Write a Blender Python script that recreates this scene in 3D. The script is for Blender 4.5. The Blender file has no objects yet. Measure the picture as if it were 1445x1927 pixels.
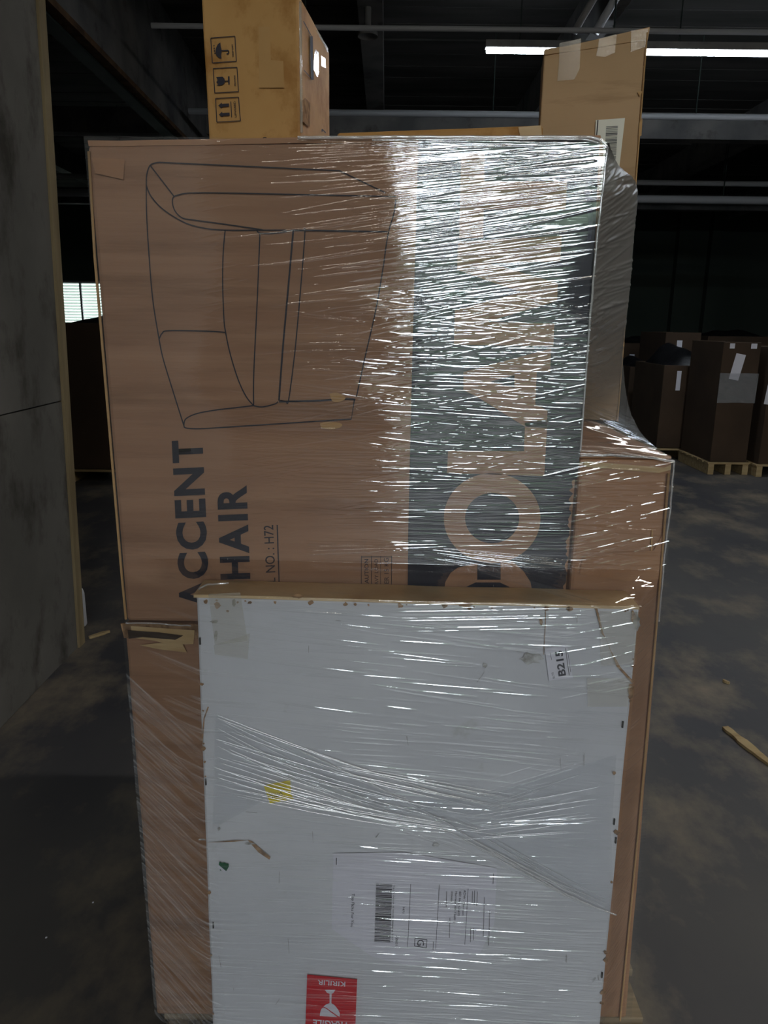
import bpy, bmesh, math, random
import numpy as np
from mathutils import Vector, Matrix, noise
from mathutils.geometry import tessellate_polygon

SC = bpy.context.scene
COL = SC.collection
W, H, F = 1445.0, 1927.0, 1400.0
PITCH, ROLL, EYE = math.radians(14.2), math.radians(0.65), 1.5

# ---------------------------------------------------------------- camera
cp, sp = math.cos(PITCH), math.sin(PITCH)
fwd = Vector((0, cp, -sp)); r0 = Vector((1, 0, 0)); u0 = Vector((0, sp, cp))
ca, sa = math.cos(ROLL), math.sin(ROLL)
rgt = r0 * ca + u0 * sa
upv = u0 * ca - r0 * sa
CAM = Vector((0, 0, EYE))
cam = bpy.data.cameras.new('camera')
cam.sensor_fit = 'VERTICAL'; cam.sensor_height = 36.0; cam.lens = F / H * 36.0
cam.clip_start = 0.02; cam.clip_end = 200
camo = bpy.data.objects.new('camera', cam); COL.objects.link(camo)
m = Matrix((rgt, upv, -fwd)).transposed().to_4x4(); m.translation = CAM
camo.matrix_world = m
SC.camera = camo

# ---------------------------------------------------------------- exposure, sky, lights
SC.view_settings.view_transform = 'Standard'
SC.view_settings.look = 'None'
SC.view_settings.gamma = 1
SC.view_settings.use_curve_mapping = False
SC.view_settings.exposure = 0.22
world = bpy.data.worlds.new('overcast_sky'); SC.world = world; world.use_nodes = True
wn = world.node_tree; wn.nodes.clear()
bg = wn.nodes.new('ShaderNodeBackground'); wo = wn.nodes.new('ShaderNodeOutputWorld')
bg.inputs['Color'].default_value = (0.86, 0.93, 1.0, 1)
bg.inputs['Strength'].default_value = 14.5
wn.links.new(bg.outputs[0], wo.inputs[0])
# dock doorway behind the camera, the main daylight
DOOR_X0, DOOR_X1, DOOR_Z, BACK_Y = 0.1, 2.5, 4.4, -7.0
def portal(name, loc, rot, sx, sy):
    l = bpy.data.lights.new(name, 'AREA'); l.shape = 'RECTANGLE'; l.size = sx; l.size_y = sy
    l.cycles.is_portal = True
    o = bpy.data.objects.new(name, l); COL.objects.link(o); o.location = loc; o.rotation_euler = rot
    return o
portal('dock_daylight', ((DOOR_X0 + DOOR_X1) / 2, BACK_Y + 0.02, DOOR_Z / 2), (math.radians(90), 0, 0), DOOR_X1 - DOOR_X0, DOOR_Z)
SC.cycles.transparent_max_bounces = 16
SC.cycles.sample_clamp_indirect = 6.0

# ---------------------------------------------------------------- helpers
def ray(px, py):
    return fwd + rgt * ((px - W / 2) / F) - upv * ((py - H / 2) / F)
def onY(px, py, Y):
    d = ray(px, py); return CAM + d * (Y / d.y)
def onZ(px, py, Z):
    d = ray(px, py); return CAM + d * ((Z - EYE) / d.z)
def onX(px, py, X):
    d = ray(px, py); return CAM + d * (X / d.x)
def plane_fn(p0, n, off=0.0):
    n = Vector(n).normalized(); p0 = Vector(p0) + n * off
    def f(px, py):
        d = ray(px, py); t = (p0 - CAM).dot(n) / d.dot(n); return CAM + d * t
    return f
def atY(Y):
    return lambda px, py: onY(px, py, Y)

def link(name, me, mat=None, parent=None):
    o = bpy.data.objects.new(name, me); COL.objects.link(o)
    if mat: me.materials.append(mat)
    if parent: o.parent = parent
    return o
def tag(o, label=None, cat=None, group=None, kind=None):
    if label: o['label'] = label
    if cat: o['category'] = cat
    if group: o['group'] = group
    if kind: o['kind'] = kind
    return o
def thing(name, label, cat, group=None, loc=(0, 0, 0)):
    o = bpy.data.objects.new(name, None); COL.objects.link(o); o.location = loc; o.empty_display_size = 0.1
    bpy.context.view_layer.update()
    return tag(o, label, cat, group)
def adopt(o, parent):
    """parent while the child's mesh stays in world coordinates"""
    o.parent = parent
    o.matrix_parent_inverse = Matrix.Translation(parent.location).inverted()
    return o
def mesh(name, verts, faces, mat=None, parent=None, smooth=False):
    me = bpy.data.meshes.new(name)
    me.from_pydata([tuple(v) for v in verts], [], faces); me.update()
    o = link(name, me, mat)
    if smooth: me.shade_smooth()
    if parent: adopt(o, parent)
    return o
HEXF = [(0, 1, 2, 3), (7, 6, 5, 4), (0, 4, 5, 1), (1, 5, 6, 2), (2, 6, 7, 3), (3, 7, 4, 0)]
def hexa(name, front, back, mat, parent=None, bevel=0.0, cuts=0, rough=0.0, seed=0):
    """front = TL,TR,BR,BL ; back = the same four further off"""
    bm = bmesh.new()
    vs = [bm.verts.new(v) for v in list(front) + list(back)]
    for f in HEXF: bm.faces.new([vs[i] for i in f])
    bmesh.ops.recalc_face_normals(bm, faces=bm.faces)
    if cuts:
        bmesh.ops.subdivide_edges(bm, edges=bm.edges[:], cuts=cuts, use_grid_fill=True)
        for v in bm.verts:
            p = v.co * 7 + Vector((seed * 3.1, seed, 0))
            v.co += noise.noise_vector(p) * rough + noise.noise_vector(p * 4) * rough * 0.35
    me = bpy.data.meshes.new(name); bm.to_mesh(me); bm.free()
    o = link(name, me, mat)
    if bevel:
        b = o.modifiers.new('bevel', 'BEVEL'); b.width = bevel; b.segments = 2; b.limit_method = 'ANGLE'; b.angle_limit = math.radians(40)
    if parent: adopt(o, parent)
    return o
def box(name, x0, x1, y0, y1, z0, z1, mat, parent=None, bevel=0.0, cuts=0, rough=0.0, rotz=0.0, seed=0):
    c = Vector(((x0 + x1) / 2, (y0 + y1) / 2, 0)); R = Matrix.Rotation(rotz, 4, 'Z')
    def P(x, y, z): return R @ (Vector((x, y, z)) - c) + c
    fr = [P(x0, y0, z1), P(x1, y0, z1), P(x1, y0, z0), P(x0, y0, z0)]
    bk = [P(x0, y1, z1), P(x1, y1, z1), P(x1, y1, z0), P(x0, y1, z0)]
    return hexa(name, fr, bk, mat, parent, bevel, cuts, rough, seed)
def tube(name, pts, r, mat, parent=None, sides=8, taper=False):
    pts = [Vector(p) for p in pts]; vs = []; fs = []; n = len(pts)
    for i, p in enumerate(pts):
        t = (pts[min(i + 1, n - 1)] - pts[max(i - 1, 0)]).normalized()
        a = t.cross(Vector((0, 0, 1)) if abs(t.z) < 0.9 else Vector((1, 0, 0))).normalized(); b = t.cross(a)
        rr = r * (math.sin(math.pi * min(max(i / (n - 1), .04), .96)) ** .5) if taper else r
        for k in range(sides):
            w = 2 * math.pi * k / sides; vs.append(p + a * math.cos(w) * rr + b * math.sin(w) * rr)
    for i in range(n - 1):
        for k in range(sides):
            k2 = (k + 1) % sides; fs.append((i * sides + k, i * sides + k2, (i + 1) * sides + k2, (i + 1) * sides + k))
    fs.append(tuple(range(sides))); fs.append(tuple(range((n - 1) * sides, n * sides))[::-1])
    return mesh(name, vs, fs, mat, parent, True)

# flat print: polygons given on the photograph, laid onto a real plane
SPLIT = ('torn_patch', 'smudge', 'printed_mark', 'torn_edge', 'torn_strip', 'glass_symbol', 'tape', 'green_mark', 'umbrella_symbol_')
def print_poly(name, polys, fn, mat, parent):
    if len(polys) > 1 and name in SPLIT:
        for q_ in polys: print_poly(name, [q_], fn, mat, parent)
        return
    vs = []; fs = []
    for poly in polys:
        base = len(vs); v2 = [Vector((p[0], p[1], 0)) for p in poly]
        vs += [fn(p[0], p[1]) for p in poly]
        for t in tessellate_polygon([v2]): fs.append(tuple(base + i for i in t))
    return mesh(name, vs, fs, mat, parent)
def stroke_polys(pts, w):
    out = []; n = len(pts); L = []; R = []
    for i in range(n):
        a = pts[max(i - 1, 0)]; b = pts[min(i + 1, n - 1)]
        dx, dy = b[0] - a[0], b[1] - a[1]; l = math.hypot(dx, dy) or 1
        nx, ny = -dy / l * w / 2, dx / l * w / 2
        L.append((pts[i][0] + nx, pts[i][1] + ny)); R.append((pts[i][0] - nx, pts[i][1] - ny))
    for i in range(n - 1): out.append([L[i], L[i + 1], R[i + 1], R[i]])
    return out
def smooth_pts(pts, k=6):
    out = []; n = len(pts)
    for i in range(n - 1):
        p0 = pts[max(i - 1, 0)]; p1 = pts[i]; p2 = pts[i + 1]; p3 = pts[min(i + 2, n - 1)]
        for j in range(k):
            t = j / k
            out.append(tuple(0.5 * (2 * p1[c] + (p2[c] - p0[c]) * t + (2 * p0[c] - 5 * p1[c] + 4 * p2[c] - p3[c]) * t * t + (3 * p1[c] - p0[c] - 3 * p2[c] + p3[c]) * t ** 3) for c in (0, 1)))
    out.append(tuple(pts[-1])); return out
def print_lines(name, lines, w, fn, mat, parent):
    polys = []
    for l in lines:
        ww = w
        if isinstance(l, tuple) and isinstance(l[1], (int, float)): l, ww = l
        polys += stroke_polys(l, ww)
    vs = []; fs = []
    for q in polys:
        b = len(vs); vs += [fn(*p) for p in q]; fs.append((b, b + 1, b + 2, b + 3))
    return mesh(name, vs, fs, mat, parent)
_dg = None
def print_text(name, s, a, b, h, fn, mat, parent, bold=0.0, flip=1):
    """text s from pixel a to pixel b along its baseline, cap height h (pixels, to the left of the direction a->b)"""
    cu = bpy.data.curves.new('t', 'FONT'); cu.body = s; cu.offset = bold; cu.resolution_u = 4
    o = bpy.data.objects.new('t', cu); COL.objects.link(o)
    dg = bpy.context.evaluated_depsgraph_get(); me = bpy.data.meshes.new_from_object(o.evaluated_get(dg))
    bpy.data.objects.remove(o); bpy.data.curves.remove(cu)
    xs = [v.co.x for v in me.vertices]; ys = [v.co.y for v in me.vertices]
    x0, x1 = min(xs), max(xs); cap = 0.73 if not any(c in 'T1' and len(s) == 1 for c in s) else 0.73
    if len(s) == 1: y0, y1 = min(ys), max(ys)
    else: y0, y1 = -bold, cap + bold
    dx, dy = b[0] - a[0], b[1] - a[1]; l = math.hypot(dx, dy); ux, uy = dx / l, dy / l
    nx, ny = uy, -ux          # screen y points down: left of direction = up side of the text
    for v in me.vertices:
        u = (v.co.x - x0) / (x1 - x0) * l; w = (v.co.y - y0) / (y1 - y0) * h
        v.co = fn(a[0] + ux * u + nx * w, a[1] + uy * u + ny * w)
    me.name = name
    o = link(name, me, None); me.materials.clear(); me.materials.append(mat)
    if parent: adopt(o, parent)
    return o
def ring(cx, cy, ro, ri, ry=1.0, n=48):
    q = []
    for i in range(n):
        a, b = 2 * math.pi * i / n, 2 * math.pi * (i + 1) / n
        q.append([(cx + ro * math.cos(a), cy + ro * ry * math.sin(a)), (cx + ro * math.cos(b), cy + ro * ry * math.sin(b)),
                  (cx + ri * math.cos(b), cy + ri * ry * math.sin(b)), (cx + ri * math.cos(a), cy + ri * ry * math.sin(a))])
    return q
def rect(x0, y0, x1, y1): return [(x0, y0), (x1, y0), (x1, y1), (x0, y1)]
def frame_px(q, w):
    return [([q[i], q[(i + 1) % 4]], w) for i in range(4)]

# ---------------------------------------------------------------- materials
def srgb(r, g, b):
    f = lambda c: c / 12.92 if c <= 0.04045 else ((c + 0.055) / 1.055) ** 2.4
    return (f(r / 255), f(g / 255), f(b / 255), 1)
def new_mat(name):
    m = bpy.data.materials.new(name); m.use_nodes = True; nt = m.node_tree; nt.nodes.clear()
    out = nt.nodes.new('ShaderNodeOutputMaterial'); return m, nt, out
def noisy(name, c1, c2, scale=(6, 6, 6), rough=0.8, bump=0.0, bscale=(60, 60, 60), detail=6, spec=0.3, contrast=(0.35, 0.65), third=None, bdist=0.002):
    m, nt, out = new_mat(name); N = nt.nodes; L = nt.links
    p = N.new('ShaderNodeBsdfPrincipled'); tc = N.new('ShaderNodeTexCoord')
    mp = N.new('ShaderNodeMapping'); mp.inputs['Scale'].default_value = scale
    no = N.new('ShaderNodeTexNoise'); no.inputs['Detail'].default_value = detail; no.inputs['Scale'].default_value = 1
    cr = N.new('ShaderNodeValToRGB'); cr.color_ramp.elements[0].position = contrast[0]; cr.color_ramp.elements[1].position = contrast[1]
    cr.color_ramp.elements[0].color = c1; cr.color_ramp.elements[1].color = c2
    L.new(tc.outputs['Object'], mp.inputs[0]); L.new(mp.outputs[0], no.inputs['Vector']); L.new(no.outputs['Fac'], cr.inputs[0])
    col = cr.outputs[0]
    if third:
        c3, s3, lo, hi = third
        mp3 = N.new('ShaderNodeMapping'); mp3.inputs['Scale'].default_value = s3; mp3.inputs['Location'].default_value = (3, 7, 1)
        n3 = N.new('ShaderNodeTexNoise'); n3.inputs['Detail'].default_value = 8; n3.inputs['Scale'].default_value = 1; n3.inputs['Roughness'].default_value = 0.65
        r3 = N.new('ShaderNodeMapRange'); r3.inputs[1].default_value = lo; r3.inputs[2].default_value = hi
        mx = N.new('ShaderNodeMix'); mx.data_type = 'RGBA'
        L.new(tc.outputs['Object'], mp3.inputs[0]); L.new(mp3.outputs[0], n3.inputs['Vector']); L.new(n3.outputs['Fac'], r3.inputs[0])
        L.new(r3.outputs[0], mx.inputs[0]); L.new(col, mx.inputs[6]); mx.inputs[7].default_value = c3; col = mx.outputs[2]
    L.new(col, p.inputs['Base Color']); p.inputs['Roughness'].default_value = rough
    p.inputs['Specular IOR Level'].default_value = spec
    if bump:
        mb = N.new('ShaderNodeMapping'); mb.inputs['Scale'].default_value = bscale
        nb = N.new('ShaderNodeTexNoise'); nb.inputs['Detail'].default_value = 4; nb.inputs['Scale'].default_value = 1
        bp = N.new('ShaderNodeBump'); bp.inputs['Strength'].default_value = bump; bp.inputs['Distance'].default_value = bdist
        L.new(tc.outputs['Object'], mb.inputs[0]); L.new(mb.outputs[0], nb.inputs['Vector']); L.new(nb.outputs['Fac'], bp.inputs['Height'])
        L.new(bp.outputs[0], p.inputs['Normal'])
    L.new(p.outputs[0], out.inputs[0]); return m
def plain(name, c, rough=0.7, spec=0.3, metal=0.0):
    m, nt, out = new_mat(name); p = nt.nodes.new('ShaderNodeBsdfPrincipled')
    p.inputs['Base Color'].default_value = c; p.inputs['Roughness'].default_value = rough
    p.inputs['Specular IOR Level'].default_value = spec; p.inputs['Metallic'].default_value = metal
    nt.links.new(p.outputs[0], out.inputs[0]); return m
def emit(name, c, s):
    m, nt, out = new_mat(name); e = nt.nodes.new('ShaderNodeEmission'); e.inputs[0].default_value = c; e.inputs[1].default_value = s
    nt.links.new(e.outputs[0], out.inputs[0]); return m
def film_mat(name, base_haze, gloss=0.16, rough=0.05, tint=(0.97, 0.975, 0.98, 1), hcol=(0.75, 0.77, 0.80, 1), ridge=1.0):
    """clear stretch film: mirror-like skin over a see-through body, milky where it is folded"""
    m, nt, out = new_mat(name); N = nt.nodes; L = nt.links
    tr = N.new('ShaderNodeBsdfTransparent'); tr.inputs[0].default_value = tint
    gl = N.new('ShaderNodeBsdfGlossy'); gl.inputs['Roughness'].default_value = rough; gl.inputs['Color'].default_value = (1, 1, 1, 1)
    tc = N.new('ShaderNodeTexCoord')
    mp = N.new('ShaderNodeMapping'); mp.inputs['Scale'].default_value = (4, 4, 420)
    no = N.new('ShaderNodeTexNoise'); no.inputs['Scale'].default_value = 1; no.inputs['Detail'].default_value = 3
    bp = N.new('ShaderNodeBump'); bp.inputs['Strength'].default_value = 0.2; bp.inputs['Distance'].default_value = 0.0005
    L.new(tc.outputs['Object'], mp.inputs[0]); L.new(mp.outputs[0], no.inputs['Vector']); L.new(no.outputs['Fac'], bp.inputs['Height'])
    L.new(bp.outputs[0], gl.inputs['Normal'])
    fr = N.new('ShaderNodeFresnel'); fr.inputs['IOR'].default_value = 1.5
    mu = N.new('ShaderNodeMath'); mu.operation = 'ADD'; mu.inputs[1].default_value = gloss - 0.04
    mn = N.new('ShaderNodeMath'); mn.operation = 'MINIMUM'; mn.inputs[1].default_value = 0.4
    L.new(fr.outputs[0], mu.inputs[0]); L.new(mu.outputs[0], mn.inputs[0])
    m1 = N.new('ShaderNodeMixShader'); L.new(mn.outputs[0], m1.inputs[0]); L.new(tr.outputs[0], m1.inputs[1]); L.new(gl.outputs[0], m1.inputs[2])
    df = N.new('ShaderNodeBsdfDiffuse'); df.inputs[0].default_value = hcol
    at = N.new('ShaderNodeAttribute'); at.attribute_name = 'fold'
    ad = N.new('ShaderNodeMath'); ad.operation = 'MULTIPLY_ADD'; ad.inputs[1].default_value = ridge; ad.inputs[2].default_value = base_haze
    L.new(at.outputs['Fac'], ad.inputs[0]); ad.use_clamp = True
    m2 = N.new('ShaderNodeMixShader'); L.new(ad.outputs[0], m2.inputs[0]); L.new(m1.outputs[0], m2.inputs[1]); L.new(df.outputs[0], m2.inputs[2])
    L.new(m2.outputs[0], out.inputs[0]); return m

KRAFT = noisy('kraft_cardboard', srgb(158, 120, 94), srgb(172, 134, 106), (2, 2, 40), 0.75, 0.2, (8, 8, 220), third=(srgb(132, 98, 74), (2.2, 2.2, 26), 0.5, 0.76))
KRAFT2 = noisy('brown_cardboard', srgb(164, 124, 94), srgb(178, 136, 104), (4, 4, 6), 0.75, 0.12, (8, 8, 180), third=(srgb(142, 104, 76), (3, 3, 10), 0.5, 0.8))
YKRAFT = noisy('golden_cardboard', srgb(180, 136, 78), srgb(192, 150, 92), (6, 6, 6), 0.6, 0.15, (30, 30, 30), third=(srgb(158, 112, 55), (9, 9, 7), 0.5, 0.62))
TKRAFT = noisy('light_cardboard', srgb(176, 146, 108), srgb(188, 156, 118), (4, 4, 8), 0.75, 0.15, (6, 6, 160), third=(srgb(150, 118, 84), (3, 3, 24), 0.52, 0.75))
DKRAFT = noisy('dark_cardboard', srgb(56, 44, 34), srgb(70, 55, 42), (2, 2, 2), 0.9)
EDGE = plain('cardboard_edge', srgb(190, 152, 104), 0.85)
TAPE = noisy('brown_tape', srgb(206, 180, 136), srgb(182, 150, 104), (10, 10, 30), 0.3, 0.4, (14, 30, 120), spec=0.6)
CLEARTAPE = film_mat('clear_tape', 0.22, 0.09, 0.12, hcol=(0.8, 0.75, 0.62, 1))
INK = noisy('black_ink', srgb(38, 38, 48), srgb(46, 46, 56), (20, 20, 20), 0.45, spec=0.3)
INKLINE = plain('ink_line', srgb(48, 46, 54), 0.6)
GREYINK = plain('grey_ink', srgb(92, 92, 92), 0.7)
WHITEB = noisy('white_coated_board', srgb(192, 193, 198), srgb(205, 206, 210), (3, 3, 3), 0.45, 0.05, (20, 20, 20), third=(srgb(168, 168, 162), (9, 9, 9), 0.64, 0.78))
SMUDGE = noisy('grey_smudge', srgb(120, 116, 106), srgb(190, 190, 190), (60, 60, 60), 0.8)
TORN = noisy('torn_brown_paper', srgb(120, 92, 66), srgb(168, 134, 100), (80, 80, 80), 0.9)
PAPER = plain('white_label_paper', srgb(208, 207, 216), 0.5)
CREAM = plain('cream_label_paper', srgb(232, 230, 214), 0.5)
YELLOW = plain('yellow_sticker', srgb(228, 208, 40), 0.5)
RED = plain('red_sticker', srgb(190, 22, 36), 0.45)
GREEN = plain('green_sticker', srgb(20, 84, 56), 0.5)
STEEL = plain('dark_staple', srgb(50, 48, 46), 0.4, metal=0.6)
CONC = noisy('grey_wall_panel', srgb(92, 89, 84), srgb(114, 110, 104), (1.6, 1.6, 1.6), 0.85, 0.15, (30, 30, 30), third=(srgb(58, 54, 47), (5, 5, 3), 0.5, 0.7))
FLOORM = noisy('stained_concrete_floor', srgb(54, 54, 60), srgb(86, 83, 79), (0.9, 0.5, 1), 0.55, 0.25, (9, 9, 9), third=(srgb(124, 113, 96), (2.4, 1.6, 2), 0.48, 0.7), spec=0.35, contrast=(0.3, 0.7), bdist=0.004)
CEILM = noisy('dark_ceiling_boards', srgb(58, 58, 56), srgb(84, 82, 80), (0.6, 3, 1), 0.9)
BEAMM = noisy('grey_beam', srgb(92, 92, 93), srgb(124, 121, 119), (2, 2, 2), 0.85, 0.1, (20, 20, 20), third=(srgb(56, 52, 46), (3, 3, 3), 0.55, 0.75))
RUST = noisy('rusty_edge', srgb(110, 84, 60), srgb(74, 56, 42), (8, 8, 8), 0.9)
DARKSTEEL = noisy('dark_green_steel', srgb(34, 44, 42), srgb(46, 54, 50), (4, 4, 4), 0.7)
FARW = noisy('dark_green_wall', srgb(64, 74, 68), srgb(78, 86, 80), (0.4, 0.4, 0.4), 0.9)
PIPEM = plain('pale_conduit', srgb(150, 150, 152), 0.5)
WOOD = noisy('pale_pine', srgb(170, 150, 112), srgb(146, 124, 88), (2, 30, 30), 0.8, 0.2, (4, 60, 60))
WOODT = noisy('pine_trim', srgb(140, 124, 94), srgb(120, 104, 76), (20, 20, 2), 0.8)
OLDWOOD = noisy('grey_pallet_wood', srgb(150, 136, 112), srgb(112, 98, 78), (3, 40, 40), 0.85, 0.3, (4, 70, 70))
BAG = noisy('black_plastic_bag', srgb(14, 14, 16), srgb(26, 26, 28), (8, 8, 8), 0.35, 0.5, (20, 20, 20), bdist=0.01)
BOTTLE = plain('white_plastic', srgb(215, 215, 220), 0.4)
def slat_mat():
    m, nt, out = new_mat('blind_slat'); N = nt.nodes
    a = N.new('ShaderNodeBsdfDiffuse'); a.inputs[0].default_value = srgb(170, 176, 166)
    b = N.new('ShaderNodeBsdfTranslucent'); b.inputs[0].default_value = (0.030, 0.036, 0.031, 1)
    c = N.new('ShaderNodeAddShader'); nt.links.new(a.outputs[0], c.inputs[0]); nt.links.new(b.outputs[0], c.inputs[1]); nt.links.new(c.outputs[0], out.inputs[0]); return m
SLATM = slat_mat()
LED = emit('led_tube_light', (0.80, 0.90, 1.0, 1), 40.0)
LEDB = emit('added_aisle_tube', (1.0, 0.97, 0.92, 1), 54.0)
LEDC = emit('added_warm_tube', (1.0, 0.92, 0.78, 1), 15.0)
TREEM = noisy('outdoor_foliage', srgb(60, 80, 58), srgb(96, 108, 92), (4, 4, 4), 0.9)
GROUNDM = noisy('outdoor_ground', srgb(96, 96, 92), srgb(80, 80, 76), (1, 1, 1), 0.9)

# ---------------------------------------------------------------- setting
def struct(o): o['kind'] = 'structure'; return o
XL, XR, YF, CZ = -13.0, 11.0, 21.0, 4.75
struct(box('floor', XL, XR, BACK_Y, YF, -0.1, 0, FLOORM))
struct(box('ceiling', XL, XR, BACK_Y, YF, CZ, CZ + 0.1, CEILM))
struct(box('wall_right', XR, XR + 0.2, BACK_Y, YF, 0, CZ, FARW))
wl = struct(box('wall_west', XL - 0.2, XL, BACK_Y, YF, 0, CZ, FARW))
# far wall with its louvred window
WA = onY(104, 528, YF); WX0, WX1, WZ0, WZ1 = WA.x, WA.x + 3.2, 1.05, WA.z
fw = bpy.data.objects.new('wall_far', None); COL.objects.link(fw); struct(fw)
for i, a in enumerate([(XL, WX0, 0, CZ), (WX1, XR, 0, CZ), (WX0, WX1, 0, WZ0), (WX0, WX1, WZ1, CZ)]):
    box('wall_panel', a[0], a[1], YF, YF + 0.2, a[2], a[3], FARW, fw)
for px in (1285, 1347):
    c = onY(px, 500, YF - 0.25).x
    box('pilaster', c - 0.17, c + 0.17, YF - 0.25, YF, 0, CZ, FARW, fw)
win = bpy.data.objects.new('window_1', None); COL.objects.link(win); struct(win)
for x in (WX0, WX0 + 0.62, WX0 + 1.9, WX1 - 0.05):
    box('window_frame', x, x + 0.05, YF + 0.02, YF + 0.08, WZ0, WZ1, PIPEM, win)
box('window_frame', WX0, WX1, YF + 0.021, YF + 0.079, WZ1 - 0.05, WZ1 - 0.001, PIPEM, win)
sl = int((WZ1 - WZ0) / 0.075)
for i in range(sl):
    z = WZ0 + 0.05 + i * 0.075
    if z + .07 < WZ1: mesh('slat', [(WX0, YF + 0.10, z), (WX1, YF + 0.10, z), (WX1, YF + 0.13, z + 0.074), (WX0, YF + 0.13, z + 0.074)], [(0, 1, 2, 3)], SLATM, win)
portal('window_daylight', ((WX0 + WX1) / 2, YF - 0.01, (WZ0 + WZ1) / 2), (math.radians(-90), 0, 0), WX1 - WX0, WZ1 - WZ0)
# wall behind the camera with the open dock doorway
bw = bpy.data.objects.new('wall_back', None); COL.objects.link(bw); struct(bw)
for a in [(XL, DOOR_X0, 0, CZ), (DOOR_X1, XR, 0, CZ), (DOOR_X0, DOOR_X1, DOOR_Z, CZ)]:
    box('wall_panel', a[0], a[1], BACK_Y - 0.2, BACK_Y, a[2], a[3], FARW, bw)
struct(box('floor', -20, 20, BACK_Y - 14, BACK_Y, -0.1, -0.005, GROUNDM)).name = 'trim_9'

# left partition: boards on a frame, pine trim at its far end
PA = onZ(148, 1217, 0); PB = onZ(0, 1372, 0)
dirw = (PB - PA).normalized(); nrm = Vector((-dirw.y, dirw.x, 0))
if nrm.x < 0: nrm = -nrm
pw = bpy.data.objects.new('wall_left', None); COL.objects.link(pw); struct(pw)
seam = plane_fn(PA, nrm)(112, 752).z
TOPW = 3.6
LEAN = 0.03
def along(s, z, off): return PA + dirw * s + Vector((0, 0, z)) + nrm * (off + z * LEAN)
zs = [0.0, seam, TOPW]
for r in range(2):
    s = 0.0
    while s < 5.5:
        e = s + 2.44
        g = 0.003
        fr = [along(e - g, zs[r + 1] - g, 0), along(s + g, zs[r + 1] - g, 0), along(s + g, zs[r] + g, 0), along(e - g, zs[r] + g, 0)]
        bk = [p - nrm * 0.018 for p in fr]
        hexa('wall_panel', fr, bk, CONC, pw); s = e
fr = [along(7.3, TOPW, -0.018), along(0, TOPW, -0.018), along(0, 0, -0.018), along(7.3, 0, -0.018)]
hexa('wall_core', fr, [p - nrm * 0.1 for p in fr], CONC, pw)
fr = [along(0.012, TOPW, 0.012), along(-0.05, TOPW, 0.012), along(-0.05, 0, 0.012), along(0.012, 0, 0.012)]
struct(hexa('trim_1', fr, [p - nrm * 0.13 for p in fr], WOODT, None, 0.002))

# ceiling: deep girder left, cross beams, conduits, light
G1 = onZ(104, 29, 3.55); G2 = onZ(335, 257, 3.55); G3 = onZ(75, 29, 3.55)
gd = (G2 - G1).normalized(); gn = Vector((gd.y, -gd.x, 0)); wd = abs((G3 - G1).dot(gn))
gp = bpy.data.objects.new('trim_2', None); COL.objects.link(gp); struct(gp)
def gpt(s, o, z): return Vector((G1.x, G1.y, 0)) + gd * s + gn * o + Vector((0, 0, z))
s = -4.0
while s < 14:
    e = s + 2.0
    fr = [gpt(s + .004, 0, CZ), gpt(e - .004, 0, CZ), gpt(e - .004, 0, 3.6), gpt(s + .004, 0, 3.6)]
    hexa('girder_panel', fr, [p - gn * wd for p in fr], BEAMM, gp); s = e
fr = [gpt(-4, 0.03, 3.62), gpt(14, 0.03, 3.62), gpt(14, 0.03, 3.57), gpt(-4, 0.03, 3.57)]
hexa('rust_flange', fr, [p - gn * 0.08 for p in fr], RUST, gp, cuts=5, rough=0.012)
fr = [gpt(-4, -0.05, 3.6), gpt(14, -0.05, 3.6), gpt(14, -0.05, 3.55), gpt(-4, -0.05, 3.55)]
hexa('bottom_flange', fr, [p - gn * (wd + 0.02) for p in fr], DARKSTEEL, gp)
def cbeam(i, Y, zb, zt, x0=XL, x1=XR, mat=BEAMM, t=0.22):
    return struct(box('trim_%d' % i, x0, x1, Y, Y + t, zb, zt, mat, rotz=0))
k = 3
for py, Z in ((262, 3.95), (395, 3.95), (455, 3.95)):
    Y = onZ(1300, py, Z).y
    cbeam(k, Y, Z, Z + 0.32); k += 1
# joists running away from us
for px, Z, w_ in ((697, 4.2, 0.22), (-500, 4.3, 0.2), (1150, 4.25, 0.16), (1900, 4.25, 0.2), (2600, 4.25, 0.2)):
    p = onZ(px, 30, Z)
    struct(box('trim_%d' % k, p.x - w_ / 2, p.x + w_ / 2, 2.0, YF, Z, CZ, BEAMM)); k += 1
# ceiling boards between joists
random.seed(4)
cb = bpy.data.objects.new('trim_%d' % k, None); COL.objects.link(cb); struct(cb); k += 1
y = 3.0
while y < 19:
    w_ = 0.45
    box('plank', XL, XR, y, y + w_ - 0.02, CZ - 0.03 - random.random() * 0.02, CZ, CEILM, cb)
    y += w_
# conduits
def conduit(pa, pb, Z, label, r=0.022):
    a = onZ(*pa, Z); b = onY(pb[0], pb[1], a.y); b.z = Z
    x0 = min(a.x, b.x); x1 = max(a.x, b.x)
    t = thing('conduit', label, 'pipe', loc=(x0, a.y, Z))
    tube('pipe', [(x0, a.y, Z), (x1, a.y, Z)], r, PIPEM, t)
    n = max(2, int((x1 - x0) / 2.2))
    for i in range(n):
        x = x0 + (x1 - x0) * (i + .5) / n
        tube('hanger_rod', [(x, a.y, Z), (x, a.y, CZ)], 0.008, DARKSTEEL, t, 6)
conduit((285, 48), (1445, 62), 3.9, 'thin grey pipe across the ceiling, nearest of the ceiling pipes, above the light')
conduit((355, 209), (1500, 219), 3.85, 'pale grey pipe across the ceiling just below the tube light', 0.035)
conduit((86, 331), (1500, 356), 3.7, 'grey pipe crossing behind the stack beside the left edge of the chair carton', 0.04)
conduit((90, 362), (1500, 383), 3.45, 'dim lower pipe far back beneath the other ceiling pipes', 0.06)
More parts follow.
